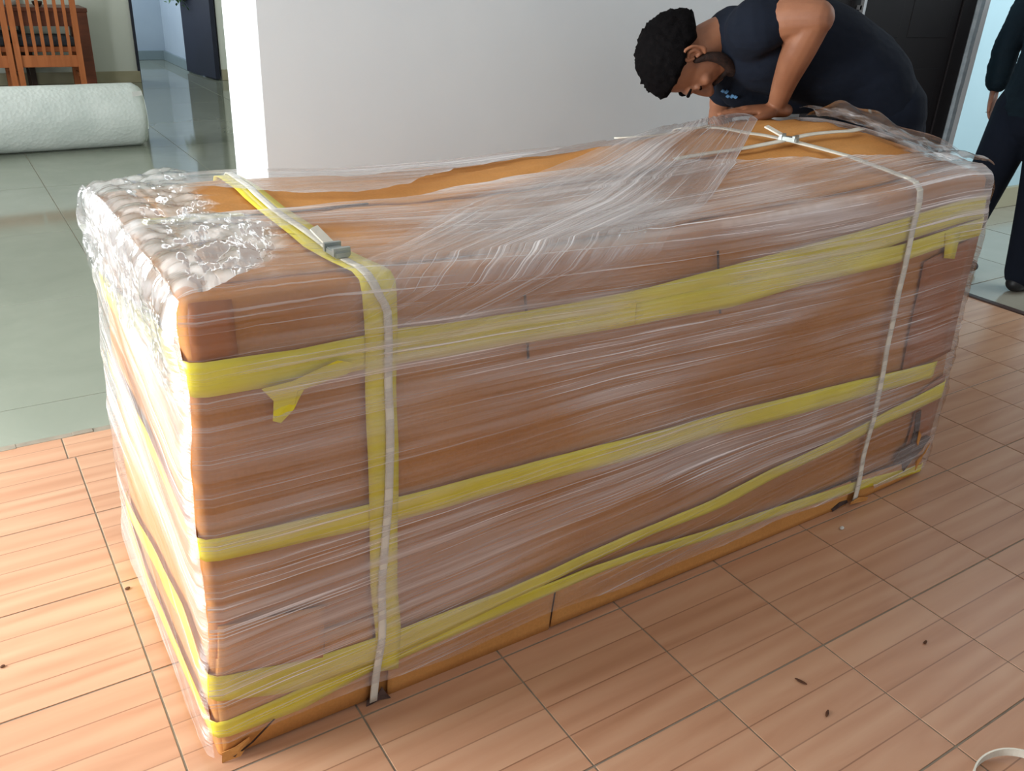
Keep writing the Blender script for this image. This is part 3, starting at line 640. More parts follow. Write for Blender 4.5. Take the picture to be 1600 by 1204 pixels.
# crumpled bunch on the near end
film_sheet('film_bunch', [(X0, Y0, 2.2), (X0, Y1, 2.3)], [(X0, Y0, Z1), (X0, Y1, Z1)], 90, 30, 0.070, MAT['film_crumple'],
           lambda p, s, t: 1.5 * sm(0, 0.3, t), lambda s, t, p: (p.y, p.z), 0.012, (2.5, 2.5), 0.045, 3.6, label='crumpled glossy film over the near end')
film_sheet('film_bunch', T_([(X0, Y0), (X0, Y1)]), T_([(-1.45, Y0 + 0.05), (-1.1, 1.55), (-1.0, 1.95), (-1.3, 2.2), (-1.25, 2.9), (-1.15, Y1)]), 110, 70, 0.064, MAT['film_crumple'],
           lambda p, s, t: 1.5 * sm(1.0, 0.6, t), lambda s, t, p: (p.y, p.x), 0.012, (2.5, 2.5), 0.055, 4.0, edge=0.2, label='crumpled glossy film over the near end')
# crumpled tuft on the far corner
film_sheet('film_bunch', T_([(X1, 1.15), (X1, 2.9)]), T_([(3.95, 1.3), (4.35, 2.0), (4.5, 2.9)]), 70, 60, 0.07, MAT['film_crumple'],
           lambda p, s, t: 1.6 * sm(1.0, 0.7, t), lambda s, t, p: (p.y, p.x), 0.012, (2, 2), 0.045, 3.5, edge=0.2, label='crumpled film on the far corner')
def tuft():
    bm = bmesh.new(); uvl = bm.loops.layers.uv.new('UVMap'); hz = bm.verts.layers.float.new('haze'); rows = []; uvs = {}
    for i in range(61):
        s = i / 60; p0 = onbox((X1 - 0.05 - 0.15 * math.sin(3 * s), 1.3 + 1.5 * s, Z1), 0.06); row = []
        hgt = 0.24 * math.sin(math.pi * min(1, s * 1.05)) ** 0.6 * (0.8 + 0.3 * noise.noise(Vector((s * 5, 0, 0))))
        for j in range(15):
            t = j / 14; w = 0.10 * noise.noise(Vector((s * 5, t * 1.5, 1))) * t + 0.012 * noise.noise(Vector((s * 16, t * 4, 4))); w *= min(1, s * 5)
            vt = bm.verts.new((p0 + Vector((-0.22 * t * t * min(1, s * 5) + w, w, hgt * t))) * U); vt[hz] = 0.5 + 0.8 * sm(0.85, 1, t); uvs[vt] = (s * 1.5, t * 0.4); row.append(vt)
        rows.append(row)
    for i in range(60):
        for j in range(14):
            f = bm.faces.new((rows[i][j], rows[i + 1][j], rows[i + 1][j + 1], rows[i][j + 1])); f.smooth = True
            for l in f.loops: l[uvl].uv = uvs[l.vert]
    me = bpy.data.meshes.new('film_tuft'); bm.to_mesh(me); bm.free(); o = link('film_tuft', me, MAT['film_crumple'], pack); o['label'] = 'clear film tuft standing up at the far corner'
tuft()
relink(pack)

# ------------------------------------------------------------------ people
def frame(up, fwd):
    u = Vector(up).normalized(); f = Vector(fwd); f = (f - u * f.dot(u)).normalized(); r = f.cross(u)
    return Matrix((r, f, u)).transposed()          # columns: right, forward, up
def head(bm, c, up, fwd, s=1.0):
    """skin volumes of a head, c = centre (tiles)"""
    F = frame(up, fwd); k = s / 0.305
    def w(x, y, z): return Vector(c) + F @ (Vector((x, y, z)) * k)
    def e(p, r, ax=None): ball(bm, w(*p), (r[0] * k, r[1] * k, r[2] * k), F @ ax if ax else F)
    e((0, -0.012, 0.03), (0.074, 0.094, 0.086)); e((0, 0.02, -0.02), (0.064, 0.074, 0.082)); e((0, 0.035, -0.07), (0.050, 0.052, 0.042))
    e((0, 0.072, -0.098), (0.022, 0.018, 0.016)); e((0, 0.082, 0.026), (0.046, 0.014, 0.012))            # chin, brow
    chain(bm, [w(0, 0.088, 0.012), w(0, 0.104, -0.012), w(0, 0.110, -0.030)], [0.008 * k, 0.011 * k, 0.015 * k], n=3, seg=10)   # nose
    for sx in (-1, 1):
        e((sx * 0.011, 0.100, -0.034), (0.009, 0.010, 0.008))
        e((sx * 0.043, 0.066, -0.018), (0.018, 0.018, 0.016)); e((sx * 0.031, 0.081, 0.006), (0.016, 0.009, 0.009))            # cheek, lid
    e((0, 0.088, -0.058), (0.025, 0.012, 0.006)); e((0, 0.085, -0.069), (0.021, 0.012, 0.007))
    return w, F, k
def ears(w, k, mat, parent):
    for sx in (-1, 1):
        bm = bmesh.new()
        P = lambda y, z, o: w(sx * (0.074 + o), y - 0.008, z)
        chain(bm, [P(0.010, 0.006, 0.002), P(0.008, 0.024, 0.008), P(-0.006, 0.032, 0.012), P(-0.019, 0.024, 0.015), P(-0.021, 0.004, 0.014), P(-0.013, -0.014, 0.010), P(-0.003, -0.026, 0.006), P(0.006, -0.026, 0.003)],
              [0.004 * k, 0.0042 * k, 0.0045 * k, 0.0045 * k, 0.0042 * k, 0.004 * k, 0.0065 * k, 0.005 * k], n=4, seg=8)
        chain(bm, [P(0.004, 0.020, 0.003), P(-0.010, 0.014, 0.007), P(-0.009, -0.004, 0.006), P(0.004, -0.014, 0.002)], [0.0045 * k, 0.006 * k, 0.006 * k, 0.006 * k], n=4, seg=8)
        chain(bm, [P(0.000, 0.018, -0.006), P(-0.004, 0.0, -0.006), P(0.002, -0.018, -0.006)], [0.010 * k, 0.012 * k, 0.009 * k], n=3, seg=8)
        chain(bm, [P(0.008, -0.004, 0.004), P(0.006, -0.010, 0.005)], [0.004 * k, 0.004 * k], n=2, seg=8)
        link('ear', fuse(bm, 0.0016, 1), mat, parent)
def shell(name, w, F, k, grow, inside, mat, parent, amp=0.004, fr_=40, seg=5):
    """hair/beard: closed shell following the skull where inside(dir)>0, else sunk into the head"""
    bm = bmesh.new(); bmesh.ops.create_icosphere(bm, subdivisions=seg, radius=1)
    for v in bm.verts:
        d = v.co.normalized(); m = inside(d)
        nn = noise.noise(d * fr_ * 0.25) * amp * 1.5 + noise.noise(Vector((d.x * fr_, d.y * fr_ * 0.4, d.z * fr_))) * amp
        g_ = grow + nn
        R_ = Vector((0.076, 0.098, 0.090))
        base = Vector((d.x * R_.x, d.y * R_.y - 0.010, d.z * R_.z + 0.028))
        if d.z < -0.1: base.z -= 0.02 * min(1, (-0.1 - d.z) * 2)
        sc_ = (g_ if m > 0 else -0.022) * min(1, abs(m) * 6 + 0.25 * (m > 0))
        base += d * sc_
        v.co = w(*base) * U
    return obj(name, bm, mat, parent, True)
def hand(bm, wrist, dirv, palm, thumb_side, curl, spread=0.12, s=1.0, thumb_out=0.7):
    """palm + five fingers. dirv fingers' direction, palm = palm-facing normal, thumb_side = +1/-1 along dirv x palm"""
    k = s / 0.305; d = Vector(dirv).normalized(); n = Vector(palm); n = (n - d * n.dot(d)).normalized(); l = d.cross(n) * thumb_side; W0 = Vector(wrist)
    P = lambda a, b, c: W0 + (d * a + l * b + n * c) * k
    chain(bm, [P(-0.03, 0, 0), P(0.02, 0, 0), P(0.055, 0.0, 0.0), P(0.088, 0.0, 0.0)], [(0.026 * k, 0.019 * k), (0.033 * k, 0.018 * k), (0.041 * k, 0.016 * k), (0.040 * k, 0.013 * k)], lat=l, n=4)
    lens = [0.072, 0.080, 0.074, 0.058]; pos = [0.030, 0.010, -0.011, -0.031]
    for q in range(4):
        b = pos[q]; L = lens[q]; c = curl[q]; a0 = 0.085 - abs(b) * 0.2; p = P(a0 - 0.02, b * 0.9, 0); pts = [p, P(a0, b, 0)]
        ang = c * 0.5; cur = pts[-1].copy(); dd = (d + l * (b / 0.03) * spread).normalized()
        for f_, lf in ((0.45, 0), (0.30, 1), (0.25, 2)):
            cur = cur + (dd * math.cos(ang) + n * math.sin(ang)) * L * f_ * k; pts.append(cur.copy()); ang += c * 0.7
        r = 0.0088 if q < 3 else 0.0076
        chain(bm, pts, [r * k * 1.05, r * k * 1.1, r * k, r * 0.93 * k, r * 0.8 * k], n=3, seg=10)
    pts = [P(0.012, 0.018, 0.002), P(0.035, 0.038, 0.006), P(0.062, 0.038 + 0.026 * thumb_out, 0.010), P(0.088, 0.036 + 0.034 * thumb_out, 0.014)]
    chain(bm, pts, [0.015 * k, 0.0135 * k, 0.0105 * k, 0.0088 * k], n=3, seg=10)

# --- the man leaning over the far end of the crate
man = empty('person', (5.35, 3.1, 0), label='man in a navy t-shirt bent over the crate, pressing a hand on its top', cat='person')
nlat = Vector((-0.42, -0.90, 0)).normalized()
bm = bmesh.new()
hc = Vector((3.64, 3.82, 3.43))
w_, F_, k_ = head(bm, hc, (-0.80, 0.36, -0.40), (0.40, -0.26, -0.88), 1.08)
chain(bm, [(3.74, 3.76, 3.50), (3.95, 3.69, 3.60), (4.25, 3.58, 3.62)], [0.20, 0.21, 0.26], n=4)
chain(bm, [(4.15, 3.62, 3.58), (4.7, 3.34, 3.5), (5.2, 3.1, 3.3), (5.5, 2.95, 2.9)], [(0.40, 0.22), (0.42, 0.27), (0.40, 0.28), (0.46, 0.32)], lat=nlat)
sL, eL, wL = (3.92, 3.28, 3.74), (4.13, 2.80, 3.84), (4.33, 3.24, 3.02)
chain(bm, [sL, (4.05, 3.0, 3.82), eL], [0.2, 0.185, 0.155], n=5)
chain(bm, [eL, (4.15, 2.94, 3.57), (4.24, 3.11, 3.28), wL], [0.145, 0.15, 0.115, 0.085], n=5)
ball(bm, eL, (0.15, 0.15, 0.15))
hand(bm, (4.32, 3.24, 2.995), (-0.76, 0.36, -0.035), (0, -0.03, -1), 1, (0.12, 0.08, 0.12, 0.18), 0.10, 1.05)
sR, eR, wR = (4.50, 4.00, 3.52), (4.62, 4.22, 2.90), (4.22, 3.80, 2.55)
chain(bm, [sR, (4.56, 4.12, 3.2), eR], [0.18, 0.17, 0.14], n=5); chain(bm, [eR, (4.45, 4.05, 2.7), wR], [0.13, 0.12, 0.085], n=5)
hand(bm, wR, (-0.7, -0.45, -0.1), (0.3, -0.9, 0), -1, (0.4, 0.4, 0.4, 0.5), 0.08, 1.05)
for sgn, foot in ((1, (5.35, 2.75, 0)), (-1, (5.75, 3.45, 0))):
    hp = Vector((5.5, 2.95, 2.85)) + nlat * 0.27 * sgn; f3 = Vector(foot)
    kn = (hp + f3) / 2 + Vector((-0.14, 0.06, 0.12))
    chain(bm, [hp, kn, f3 + Vector((0.05, 0, 0.28))], [0.28, 0.19, 0.12], n=6)
    chain(bm, [f3 + Vector((0.12, -0.02, 0.16)), f3 + Vector((-0.2, 0.08, 0.14)), f3 + Vector((-0.62, 0.22, 0.09))], [0.13, 0.13, 0.09], n=4)
body = fuse(bm, 0.0045, 2); link('body', body, MAT['skin'], man); ears(w_, k_, MAT['skin'], man)
HB = [(-1, -0.62), (-0.4, -0.42), (-0.12, -0.12), (0.10, -0.02), (0.35, 0.22), (0.7, 0.52), (1, 0.62)]
def hairline(d):     # d: x right, y forward, z up
    return d.z - lerp_table(HB, d.y) + 0.04 * noise.noise(d * 9)
shell('hair', w_, F_, k_, 0.017, hairline, MAT['hair'], man, 0.005, 46)
def beardline(d):
    if d.y < -0.25: return -1
    if abs(d.x) > 0.6: return min(0.1 - d.z, d.y + 0.2, 0.5)
    m = -0.50 - d.z
    return m
def jaw_patch(name, grow, mat, parent):
    bm = bmesh.new()
    for sx in (-1, 1):
        chain(bm, [w_(sx * 0.070, 0.010, 0.0), w_(sx * 0.066, 0.014, -0.035), w_(sx * 0.052, 0.038, -0.074), w_(sx * 0.024, 0.074, -0.100), w_(0, 0.082, -0.104)],
              [0.008 * k_, 0.012 * k_, 0.016 * k_, 0.017 * k_, 0.018 * k_], n=5, seg=12)
        chain(bm, [w_(0, 0.098, -0.046), w_(sx * 0.022, 0.090, -0.052), w_(sx * 0.030, 0.078, -0.072), w_(sx * 0.026, 0.068, -0.090)], [0.006 * k_, 0.006 * k_, 0.008 * k_, 0.012 * k_], n=4, seg=10)
    me = fuse(bm, 0.004, 2); return link(name, me, mat, parent)
jaw_patch('beard', 0, MAT['beard'], man)
for sx in (-1, 1):
    bm = bmesh.new(); chain(bm, [w_(sx * 0.014, 0.094, 0.030), w_(sx * 0.034, 0.092, 0.036), w_(sx * 0.054, 0.076, 0.030)], [0.004 * k_, 0.005 * k_, 0.003 * k_], n=3, seg=8)
    obj('eyebrow', bm, MAT['hair'], man, True)
    bm = bmesh.new(); chain(bm, [w_(sx * 0.018, 0.089, 0.000), w_(sx * 0.032, 0.090, -0.003), w_(sx * 0.046, 0.080, 0.0)], [0.002 * k_] * 3, n=3, seg=6)
    obj('eyelashes', bm, MAT['hair'], man, True)
# t-shirt
bm = bmesh.new()
chain(bm, [(4.06, 3.66, 3.61), (4.3, 3.54, 3.56), (4.75, 3.32, 3.52), (5.2, 3.1, 3.36), (5.5, 2.96, 3.0), (5.56, 2.93, 2.75)],
      [(0.34, 0.29), (0.48, 0.42), (0.53, 0.47), (0.53, 0.42), (0.52, 0.38), (0.52, 0.38)], lat=nlat, n=6, seg=28)
chain(bm, [(4.15, 3.50, 3.62), sL, (3.955, 3.19, 3.78)], [0.29, 0.26, 0.245], n=5, seg=20)
chain(bm, [(4.25, 3.8, 3.56), sR, (4.55, 4.08, 3.28), (4.57, 4.12, 3.12)], [0.32, 0.28, 0.25, 0.25], n=5, seg=20)
chain(bm, [(4.25, 3.70, 3.35), (4.32, 3.76, 3.14), (4.80, 3.56, 3.14), (5.1, 3.3, 3.2)], [0.22, 0.20, 0.24, 0.26], n=5)
sh = fuse(bm, 0.006, 5)
wrinkle(sh, (1.6, 1.6, 2.4), 0.006)
link('t_shirt', sh, MAT['shirt'], man)
bm = bmesh.new()
bw = [(4.30, 3.87, 3.09), (4.36, 3.82, 3.13), (4.40, 3.80, 3.06), (4.33, 3.85, 3.03)]
tR = Vector((0, 0, 1)); bc = Vector((4.13, 3.665, 3.085))
bdir = Vector((-0.69, -0.25, -0.68)).normalized(); bl = Vector((0.60, -0.60, -0.38)).normalized(); bu = bdir.cross(bl)
for q in range(5):
    a = bc + bl * (-0.08 + q * 0.034) + bu * (-0.01 + 0.02 * math.sin(q * 2.1)) + bdir * 0.0
    vs = [bm.verts.new((a + bl * sx * 0.014 + bu * sy * (0.018 + 0.008 * (q % 2)) + bdir * 0.0) * U) for sx, sy in ((-1, -1), (1, -1), (1.3, 1), (-0.7, 1))]
    bm.faces.new(vs)
ob = obj('sleeve_print', bm, MAT['badge'], man); solidify(ob, 0.01); ob['label'] = 'small blue print on the sleeve'
# trousers and shoes
bm = bmesh.new(); chain(bm, [(5.52, 2.95, 3.0), (5.5, 2.95, 2.6)], [(0.55, 0.40), (0.52, 0.38)], lat=nlat, n=4, seg=24)
for sgn, foot in ((1, (5.35, 2.75, 0)), (-1, (5.75, 3.45, 0))):
    hp = Vector((5.5, 2.95, 2.75)) + nlat * 0.26 * sgn; f3 = Vector(foot); kn = (hp + f3) / 2 + Vector((-0.14, 0.06, 0.12))
    chain(bm, [hp, kn, f3 + Vector((0.06, 0, 0.36))], [0.33, 0.25, 0.21], n=6, seg=20)
link('trousers', fuse(bm, 0.008, 4), MAT['trouser'], man)
for foot in ((5.35, 2.75, 0), (5.75, 3.45, 0)):
    f3 = Vector(foot); bm = bmesh.new()
    chain(bm, [f3 + Vector((0.14, -0.03, 0.19)), f3 + Vector((-0.2, 0.08, 0.19)), f3 + Vector((-0.66, 0.23, 0.13))], [(0.17, 0.19), (0.19, 0.19), (0.17, 0.12)], lat=(0.33, 0.94, 0), n=5, seg=18)
    me = fuse(bm, 0.006, 2)
    for v in me.vertices: v.co.z = max(v.co.z, 0.0015)
    link('shoe', me, MAT['shoe'], man)
relink(man)

# --- person standing in the doorway at the right
wom = empty('person', (11.0, 4.15, 0), label='person in dark trousers and long dark sleeves standing in the doorway', cat='person')
lat = Vector((0.12, 1, 0)).normalized(); fw = Vector((1, -0.12, 0))
C = Vector((11.0, 4.18, 0))
bm = bmesh.new()
hc2 = C + Vector((0.02, -0.02, 4.95)); w2, F2, k2 = head(bm, hc2, (0.05, 0, 1), (0.97, -0.2, -0.15), 0.97)
chain(bm, [C + Vector((0, 0, 4.85)), C + Vector((0, 0, 4.4))], [0.17, 0.19])
chain(bm, [C + Vector((0, 0, 4.3)), C + Vector((0, 0, 3.7)), C + Vector((0, 0, 3.2)), C + Vector((0, 0, 2.7))], [(0.52, 0.26), (0.42, 0.28), (0.38, 0.26), (0.48, 0.32)], lat=lat)
for sgn in (1, -1):
    s_ = C + lat * 0.56 * sgn + Vector((0, 0, 4.2)); el = C + lat * (0.74 if sgn > 0 else 0.66) * sgn + Vector((-0.08, 0, 3.35)); wr = C + lat * (0.79 if sgn > 0 else 0.66) * sgn + Vector((0.0 if sgn > 0 else 0.35, 0, 2.78 if sgn > 0 else 2.75))
    chain(bm, [s_, (s_ + el) / 2, el], [0.17, 0.15, 0.125]); chain(bm, [el, (el + wr) / 2, wr], [0.12, 0.105, 0.072])
    hand(bm, wr + Vector((0, 0, -0.02)), (0.03, -0.06 * sgn, -1), Vector((0.2, -1.0 * sgn, 0)), 1 if sgn > 0 else -1, (0.45, 0.5, 0.55, 0.6), 0.05, 0.95)
feet = [C + Vector((-0.42, 0.52, 0)), C + Vector((0.0, -0.46, 0))]
for sgn, f3 in zip((1, -1), feet):
    hp = C + lat * 0.26 * sgn + Vector((0, 0, 2.7)); kn = (hp + f3) / 2 + Vector((0.06, 0, 0.1))
    chain(bm, [hp, kn, f3 + Vector((0, 0, 0.26))], [0.27, 0.18, 0.11], n=6)
    chain(bm, [f3 + Vector((-0.08, 0, 0.14)), f3 + Vector((0.3, -0.04, 0.13)), f3 + Vector((0.6, -0.08, 0.08))], [0.09, 0.09, 0.06])
link('body', fuse(bm, 0.005, 3), MAT['skin2'], wom); ears(w2, k2, MAT['skin2'], wom)
def hl2(d):
    e_ = 0.25 + 0.5 * max(0, d.y)
    if d.y < 0.1: e_ = 0.2 + 1.3 * (d.y - 0.1)
    return d.z - e_
shell('hair', w2, F2, k2, 0.02, hl2, MAT['hair'], wom, 0.004, 30)
for sx in (-1, 1):
    bm = bmesh.new(); chain(bm, [w2(sx * 0.014, 0.094, 0.030), w2(sx * 0.034, 0.092, 0.036), w2(sx * 0.054, 0.076, 0.030)], [0.003 * k2, 0.004 * k2, 0.003 * k2], n=3, seg=8); obj('eyebrow', bm, MAT['hair'], wom, True)
bm = bmesh.new()
chain(bm, [C + Vector((0, 0, 4.40)), C + Vector((0, 0, 4.25)), C + Vector((0, 0, 3.7)), C + Vector((0, 0, 3.2)), C + Vector((0, 0, 2.62))], [(0.30, 0.22), (0.56, 0.30), (0.50, 0.36), (0.50, 0.36), (0.60, 0.42)], lat=lat, n=5, seg=24)
for sgn in (1, -1):
    s_ = C + lat * 0.54 * sgn + Vector((0, 0, 4.2)); el = C + lat * (0.74 if sgn > 0 else 0.66) * sgn + Vector((-0.08, 0, 3.35)); wr = C + lat * (0.79 if sgn > 0 else 0.66) * sgn + Vector((0.0 if sgn > 0 else 0.35, 0, 2.86))
    chain(bm, [s_, (s_ + el) / 2, el], [0.23, 0.21, 0.19], n=6); chain(bm, [el, (el + wr) / 2, wr.lerp(el, 0.08)], [0.19, 0.18, 0.17], n=6)
sl = fuse(bm, 0.006, 4)
wrinkle(sl, (2, 2, 7), 0.004)
link('long_sleeved_top', sl, MAT['sleeve2'], wom)
bm = bmesh.new(); chain(bm, [C + Vector((0, 0, 2.95)), C + Vector((0, 0, 2.45))], [(0.50, 0.38), (0.58, 0.40)], lat=lat, n=4, seg=24)
for sgn, f3 in zip((1, -1), feet):
    hp = C + lat * 0.28 * sgn + Vector((0, 0, 2.6)); kn = (hp + f3) / 2 + Vector((0.03, 0.0, 0.1))
    chain(bm, [hp, kn, f3 + Vector((0, 0, 0.28))], [0.36, 0.29, 0.24], n=6, seg=22)
tr_ = fuse(bm, 0.008, 4)
for v in tr_.vertices:
    v.co.z = max(v.co.z, 0.02)
link('trousers', tr_, MAT['trouser'], wom)
for f3 in feet:
    bm = bmesh.new(); chain(bm, [f3 + Vector((-0.1, 0, 0.13)), f3 + Vector((0.3, -0.04, 0.13)), f3 + Vector((0.62, -0.08, 0.1))], [(0.14, 0.13), (0.16, 0.12), (0.13, 0.09)], lat=lat, n=5, seg=16)
    me = fuse(bm, 0.006, 2)
    for v in me.vertices: v.co.z = max(v.co.z, 0.0015)
    link('shoe', me, MAT['shoe'], wom)
bm = bmesh.new(); rc = C + lat * 0.80 + Vector((0.03, 0.02, 2.44))
bmesh.ops.create_circle(bm, segments=16, radius=0.03 * U, matrix=Matrix.Translation(rc * U)); ob = obj('ring', bm, MAT['metal'], wom); ob.modifiers.new('s', 'SKIN')
for v in ob.data.skin_vertices[0].data: v.radius = (0.0012, 0.0012)
relink(wom)

# ------------------------------------------------------------------ bubble wrap roll
def bubble_mat():
    m, nt, ns, ls, b = new_mat('foam_wrap')
    tc = ns.new('ShaderNodeTexCoord'); n = noise_node(ns, ls, tc.outputs['Object'], 4, 3)
    r = ramp(ns, ls, n.outputs[0], [(0.3, srgb(196, 204, 200)), (0.7, srgb(214, 220, 216))]); ls.new(r.outputs[0], b.inputs['Base Color'])
    vo = ns.new('ShaderNodeTexVoronoi'); vo.inputs['Scale'].default_value = 45; ls.new(tc.outputs['Object'], vo.inputs['Vector'])
    bump(ns, ls, vo.outputs[0], 0.6, 0.004, b); b.inputs['Roughness'].default_value = 0.35; return m
MAT['bubble'] = bubble_mat()
roll = empty('bubble_wrap_roll', (-1.0, 18.8, 0), label='big white roll of bubble wrap lying on the polished floor before the dining chairs', cat='roll')
def roll_mesh():
    bm = bmesh.new(); xa, xb, r0 = -3.6, 1.55, 0.68; N = 46; seg = 72; rings = []
    for i in range(N + 1):
        t = i / N; x = xa + (xb - xa) * t; e = min(t, 1 - t) * (xb - xa); rr = r0 * (1 - 0.10 * max(0, 1 - e / 0.12) ** 2)
        ring = []
        for k in range(seg):
            a = 2 * math.pi * k / seg; q = rr * (1 + 0.012 * math.cos(6 * a + 0.5) + 0.012 * noise.noise(Vector((x * 1.5, math.cos(a) * 2, math.sin(a) * 2))))
            ring.append(bm.verts.new(Vector((x, 19.0 + 0.05 * (x + 1) + q * math.cos(a), max(0.002, 0.655 + q * math.sin(a)))) * U))
        rings.append(ring)
    for i in range(N):
        for k in range(seg): bm.faces.new((rings[i][k], rings[i][(k + 1) % seg], rings[i + 1][(k + 1) % seg], rings[i + 1][k]))
    bm.faces.new(rings[0]); bm.faces.new(rings[-1]); return bm
obj('wrap_layers', roll_mesh(), MAT['bubble'], roll, True)
for xx in (-3.6, 1.56):                      # spiral edge of the layers
    bm = bmesh.new(); pts = []
    for k in range(160):
        a = k * 0.22; rr = 0.1 + 0.5 * k / 160; pts.append(Vector((xx, 19.0 + 0.05 * (xx + 1) + rr * math.cos(a), 0.66 + rr * math.sin(a))))
    for a, b in zip(pts, pts[1:]): bar(bm, a, b, 0.03, 0.012)
    o = obj('layer_edge', bm, MAT['bubble'], roll)
bm = bmesh.new(); bar(bm, (1.3, 18.45, 1.18), (1.5, 18.45, 1.2), 0.1, 0.01); obj('tape_end', bm, MAT['ceramic'], roll)
relink(roll)

# ------------------------------------------------------------------ dining furniture
def chair(x, y, rot, label, group, wood='chair_wood'):
    """slat back chair; back toward -y when rot=0"""
    root = empty('dining_chair', (0, 0, 0), label=label, cat='chair', group=group)
    m = MAT[wood]; hw = 0.80
    for sx in (-1, 1):
        bm = bmesh.new(); bar(bm, (sx * hw, 0.0, 0), (sx * hw, -0.02, 1.45), 0.15, 0.15); bar(bm, (sx * hw, -0.02, 1.45), (sx * hw, -0.22, 3.5), 0.15, 0.12); obj('back_post', bm, m, root)
        bm = bmesh.new(); bar(bm, (sx * (hw - 0.02), 1.22, 0), (sx * (hw - 0.02), 1.22, 1.35), 0.15, 0.15); obj('leg', bm, m, root)
        bm = bmesh.new(); bar(bm, (sx * hw, 0.05, 0.55), (sx * hw, 1.2, 0.55), 0.06, 0.1, (1, 0, 0)); obj('stretcher', bm, m, root)
    for k in range(6):
        xx = -0.56 + k * 0.224; bm = bmesh.new(); bar(bm, (xx, -0.0, 0.95), (xx, -0.21, 3.35), 0.085, 0.05); obj('slat', bm, m, root)
    bm = bmesh.new(); bx(bm, (-hw, -0.05, 0.82), (hw, 0.05, 1.14), 0.01); obj('back_rail', bm, m, root)
    bm = bmesh.new(); bx(bm, (-hw - 0.05, -0.28, 3.3), (hw + 0.05, -0.16, 3.62), 0.03); obj('top_rail', bm, m, root)
    bm = bmesh.new(); bx(bm, (-hw, 0.05, 1.22), (hw, 1.27, 1.36), 0.02); st_ = obj('seat', bm, m, root)
    bm = bmesh.new(); bx(bm, (-hw + 0.03, 0.1, 1.36), (hw - 0.03, 1.27, 1.62), 0.08); obj('cushion', bm, MAT['cushion'], st_, True)
    root.location = Vector((x, y, 0)) * U; root.rotation_euler.z = rot
    return root
chair(0.70, 26.82, 0.0, 'orange-brown slat-back dining chair nearest the table leg, back to the roll', None)
chair(-1.10, 26.80, 0.0, 'orange-brown slat-back dining chair cut off by the left edge of the photo', None)
chair(-0.45, 30.4 - 0.5, math.pi, 'dark dining chair on the far side of the table, seen between slats', None, 'dark_wood').location.y = 29.42 * U
tb = empty('dining_table', (-1, 28.3, 0), label='red-brown wooden dining table with a thick square leg behind the slat chairs', cat='table')
bm = bmesh.new(); bx(bm, (-4.4, 27.55, 2.24), (2.0, 29.0, 2.36), 0.02); obj('tabletop', bm, MAT['table_wood'], tb)
bm = bmesh.new(); bx(bm, (-4.2, 27.62, 1.85), (1.9, 27.72, 2.24)); bx(bm, (-4.2, 28.85, 1.85), (1.9, 28.95, 2.24)); obj('apron', bm, MAT['table_wood'], tb)
for a, b in ((1.62, 27.57), (1.62, 28.62), (-4.35, 27.57), (-4.35, 28.62)):
    bm = bmesh.new(); bx(bm, (a, b, 0), (a + 0.36, b + 0.36, 2.24), 0.01); obj('leg', bm, MAT['table_wood'], tb)
relink(tb)
def bowl(x, y, z, r, h, mat, label):
    bm = bmesh.new(); prof = [(0.5, 0), (0.8, 0.25), (0.98, 0.7), (1.0, 1.0), (0.92, 1.0), (0.88, 0.7), (0.7, 0.3), (0.0, 0.12)]; rings = []
    for pr, pz in prof: rings.append([bm.verts.new(Vector((x + r * pr * math.cos(2 * math.pi * k / 20), y + r * pr * math.sin(2 * math.pi * k / 20), z + h * pz)) * U) for k in range(20)])
    for i in range(len(rings) - 1):
        for k in range(20): bm.faces.new((rings[i][k], rings[i][(k + 1) % 20], rings[i + 1][(k + 1) % 20], rings[i + 1][k]))
    bm.faces.new(rings[0][::-1]); bmesh.ops.remove_doubles(bm, verts=bm.verts, dist=1e-5)
    return tag(obj('bowl', bm, mat, None, True), label=label, cat='bowl')
bowl(0.05, 28.1, 2.36, 0.26, 0.2, MAT['ceramic'], 'small white bowl on the dining table behind the chair slats')
bowl(0.75, 28.0, 2.36, 0.14, 0.14, MAT['dark_wood'], 'tiny dark bowl on the dining table near its right end')

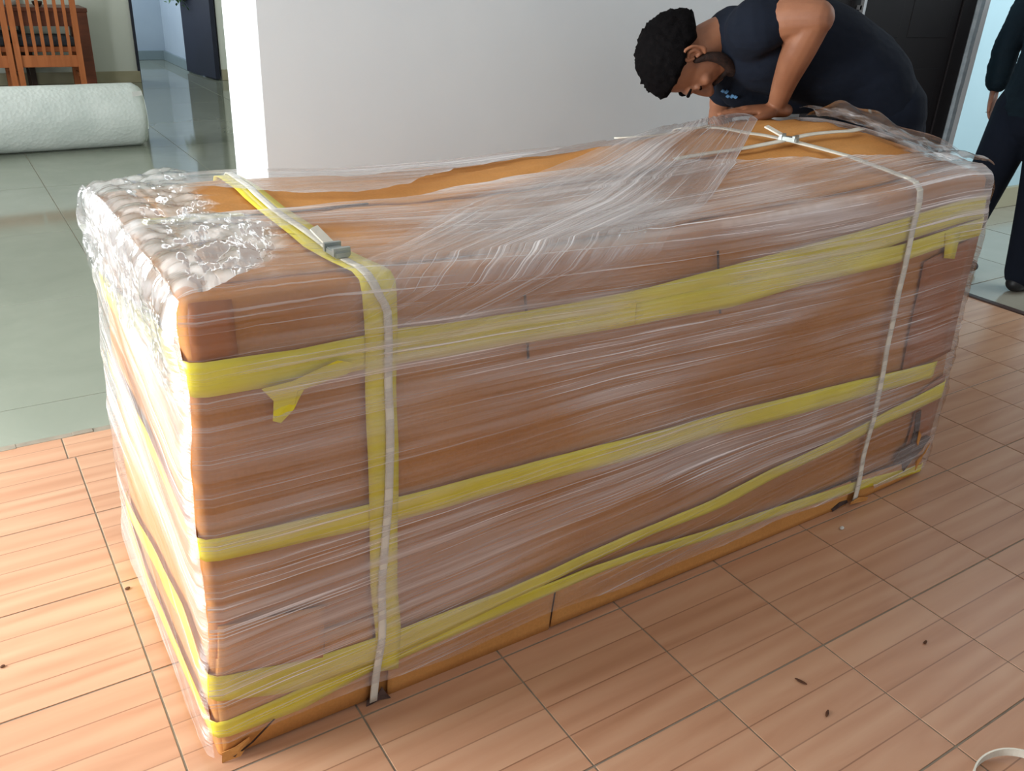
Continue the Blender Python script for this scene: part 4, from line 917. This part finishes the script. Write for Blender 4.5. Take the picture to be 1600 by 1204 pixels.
# hanging plant by the far door
pl = empty('trailing_plant', (5.55, 31.6, 2.5), label='trailing green plant beside the navy door in the far room', cat='plant')
bm = bmesh.new(); bx(bm, (5.35, 31.3, 2.45), (5.92, 31.85, 2.52), 0.01); obj('shelf', bm, MAT['dark_wood'], pl)
bm = bmesh.new()
for k in range(14):
    a0 = 2 * math.pi * k / 14
    bar(bm, (5.6 + 0.2 * math.cos(a0), 31.5 + 0.2 * math.sin(a0), 2.52), (5.6 + 0.26 * math.cos(a0), 31.5 + 0.26 * math.sin(a0), 2.95), 0.13, 0.03, (-math.sin(a0), math.cos(a0), 0))
pot_ = obj('pot', bm, MAT['ceramic'], pl)
bm = bmesh.new()
for k in range(90):
    a = random.uniform(0, 6.28); rr = random.uniform(0.05, 0.45); z = 2.85 + random.uniform(-0.75, 0.35) * (0.4 + rr)
    c = Vector((5.5 + rr * math.cos(a), 31.45 + rr * math.sin(a), z)); d = Vector((math.cos(a), math.sin(a), random.uniform(-1.6, 0.2))).normalized() * random.uniform(0.12, 0.22)
    s = d.cross(Vector((0, 0, 1))).normalized() * 0.045; vs = [bm.verts.new(q * U) for q in (c, c + d * 0.5 + s + Vector((0, 0, 0.02)), c + d, c + d * 0.5 - s)]
    bm.faces.new(vs)
o = obj('leaves', bm, MAT['leaf'], pot_); o['kind'] = 'stuff'
relink(pl)

# ------------------------------------------------------------------ small things on the floor
def loose_strap():
    cx, cy = 2.0, -1.41; bm = bmesh.new(); pr = None
    P = []
    for k in range(40):
        a = math.radians(-30 + k * 6.2); P.append(Vector((cx + 0.26 * math.cos(a), cy + 0.26 * math.sin(a), 0.05 + 0.03 * math.sin(k * 0.2))))
    for a, b in zip(P, P[1:]): bar(bm, a, b, 0.055, 0.01, (0, 0, 1))
    return bm
LS = obj('strap_offcut', loose_strap(), MAT['white_strap'])
tag(LS, label='curled white strap offcut lying on the wood floor at the bottom right', cat='strap')
def crumb(x, y, l, w, ang, mat, label, name='wood_splinter', cat='debris'):
    bm = bmesh.new(); m = Matrix.Translation(Vector((x, y, 0.008)) * U) @ Matrix.Rotation(ang, 4, 'Z') @ Matrix.Diagonal((l * U, w * U, 0.012 * U, 1))
    bmesh.ops.create_icosphere(bm, subdivisions=2, radius=0.5, matrix=m)
    for v in bm.verts: v.co += Vector((noise.noise(v.co * 300), noise.noise(v.co * 310), 0)) * 0.0008
    return tag(obj(name, bm, mat), label=label, cat=cat)

crumb(1.58, -0.16, 0.09, 0.022, 1.9, MAT['debris'], 'dark brown splinter on the wood floor in front of the crate')
crumb(1.51, -0.43, 0.07, 0.02, 0.5, MAT['debris'], 'brown splinter nearer the camera, lying flat between two tile joints')
crumb(2.65, -0.35, 0.05, 0.02, 0.2, MAT['debris'], 'tiny brown splinter farther right on the wood floor')
crumb(3.28, 0.86, 0.06, 0.035, 0.4, MAT['ceramic'], 'tiny white paper scrap beside the far end of the crate', 'paper_scrap')
crumb(-1.97, 2.9, 0.04, 0.03, 0.4, MAT['debris'], 'dark crumb on the bright floor left of the crate', 'crumb')
crumb(-2.79, 2.49, 0.03, 0.025, 0.4, MAT['debris'], 'small brown crumb at the left edge of the floor', 'crumb')
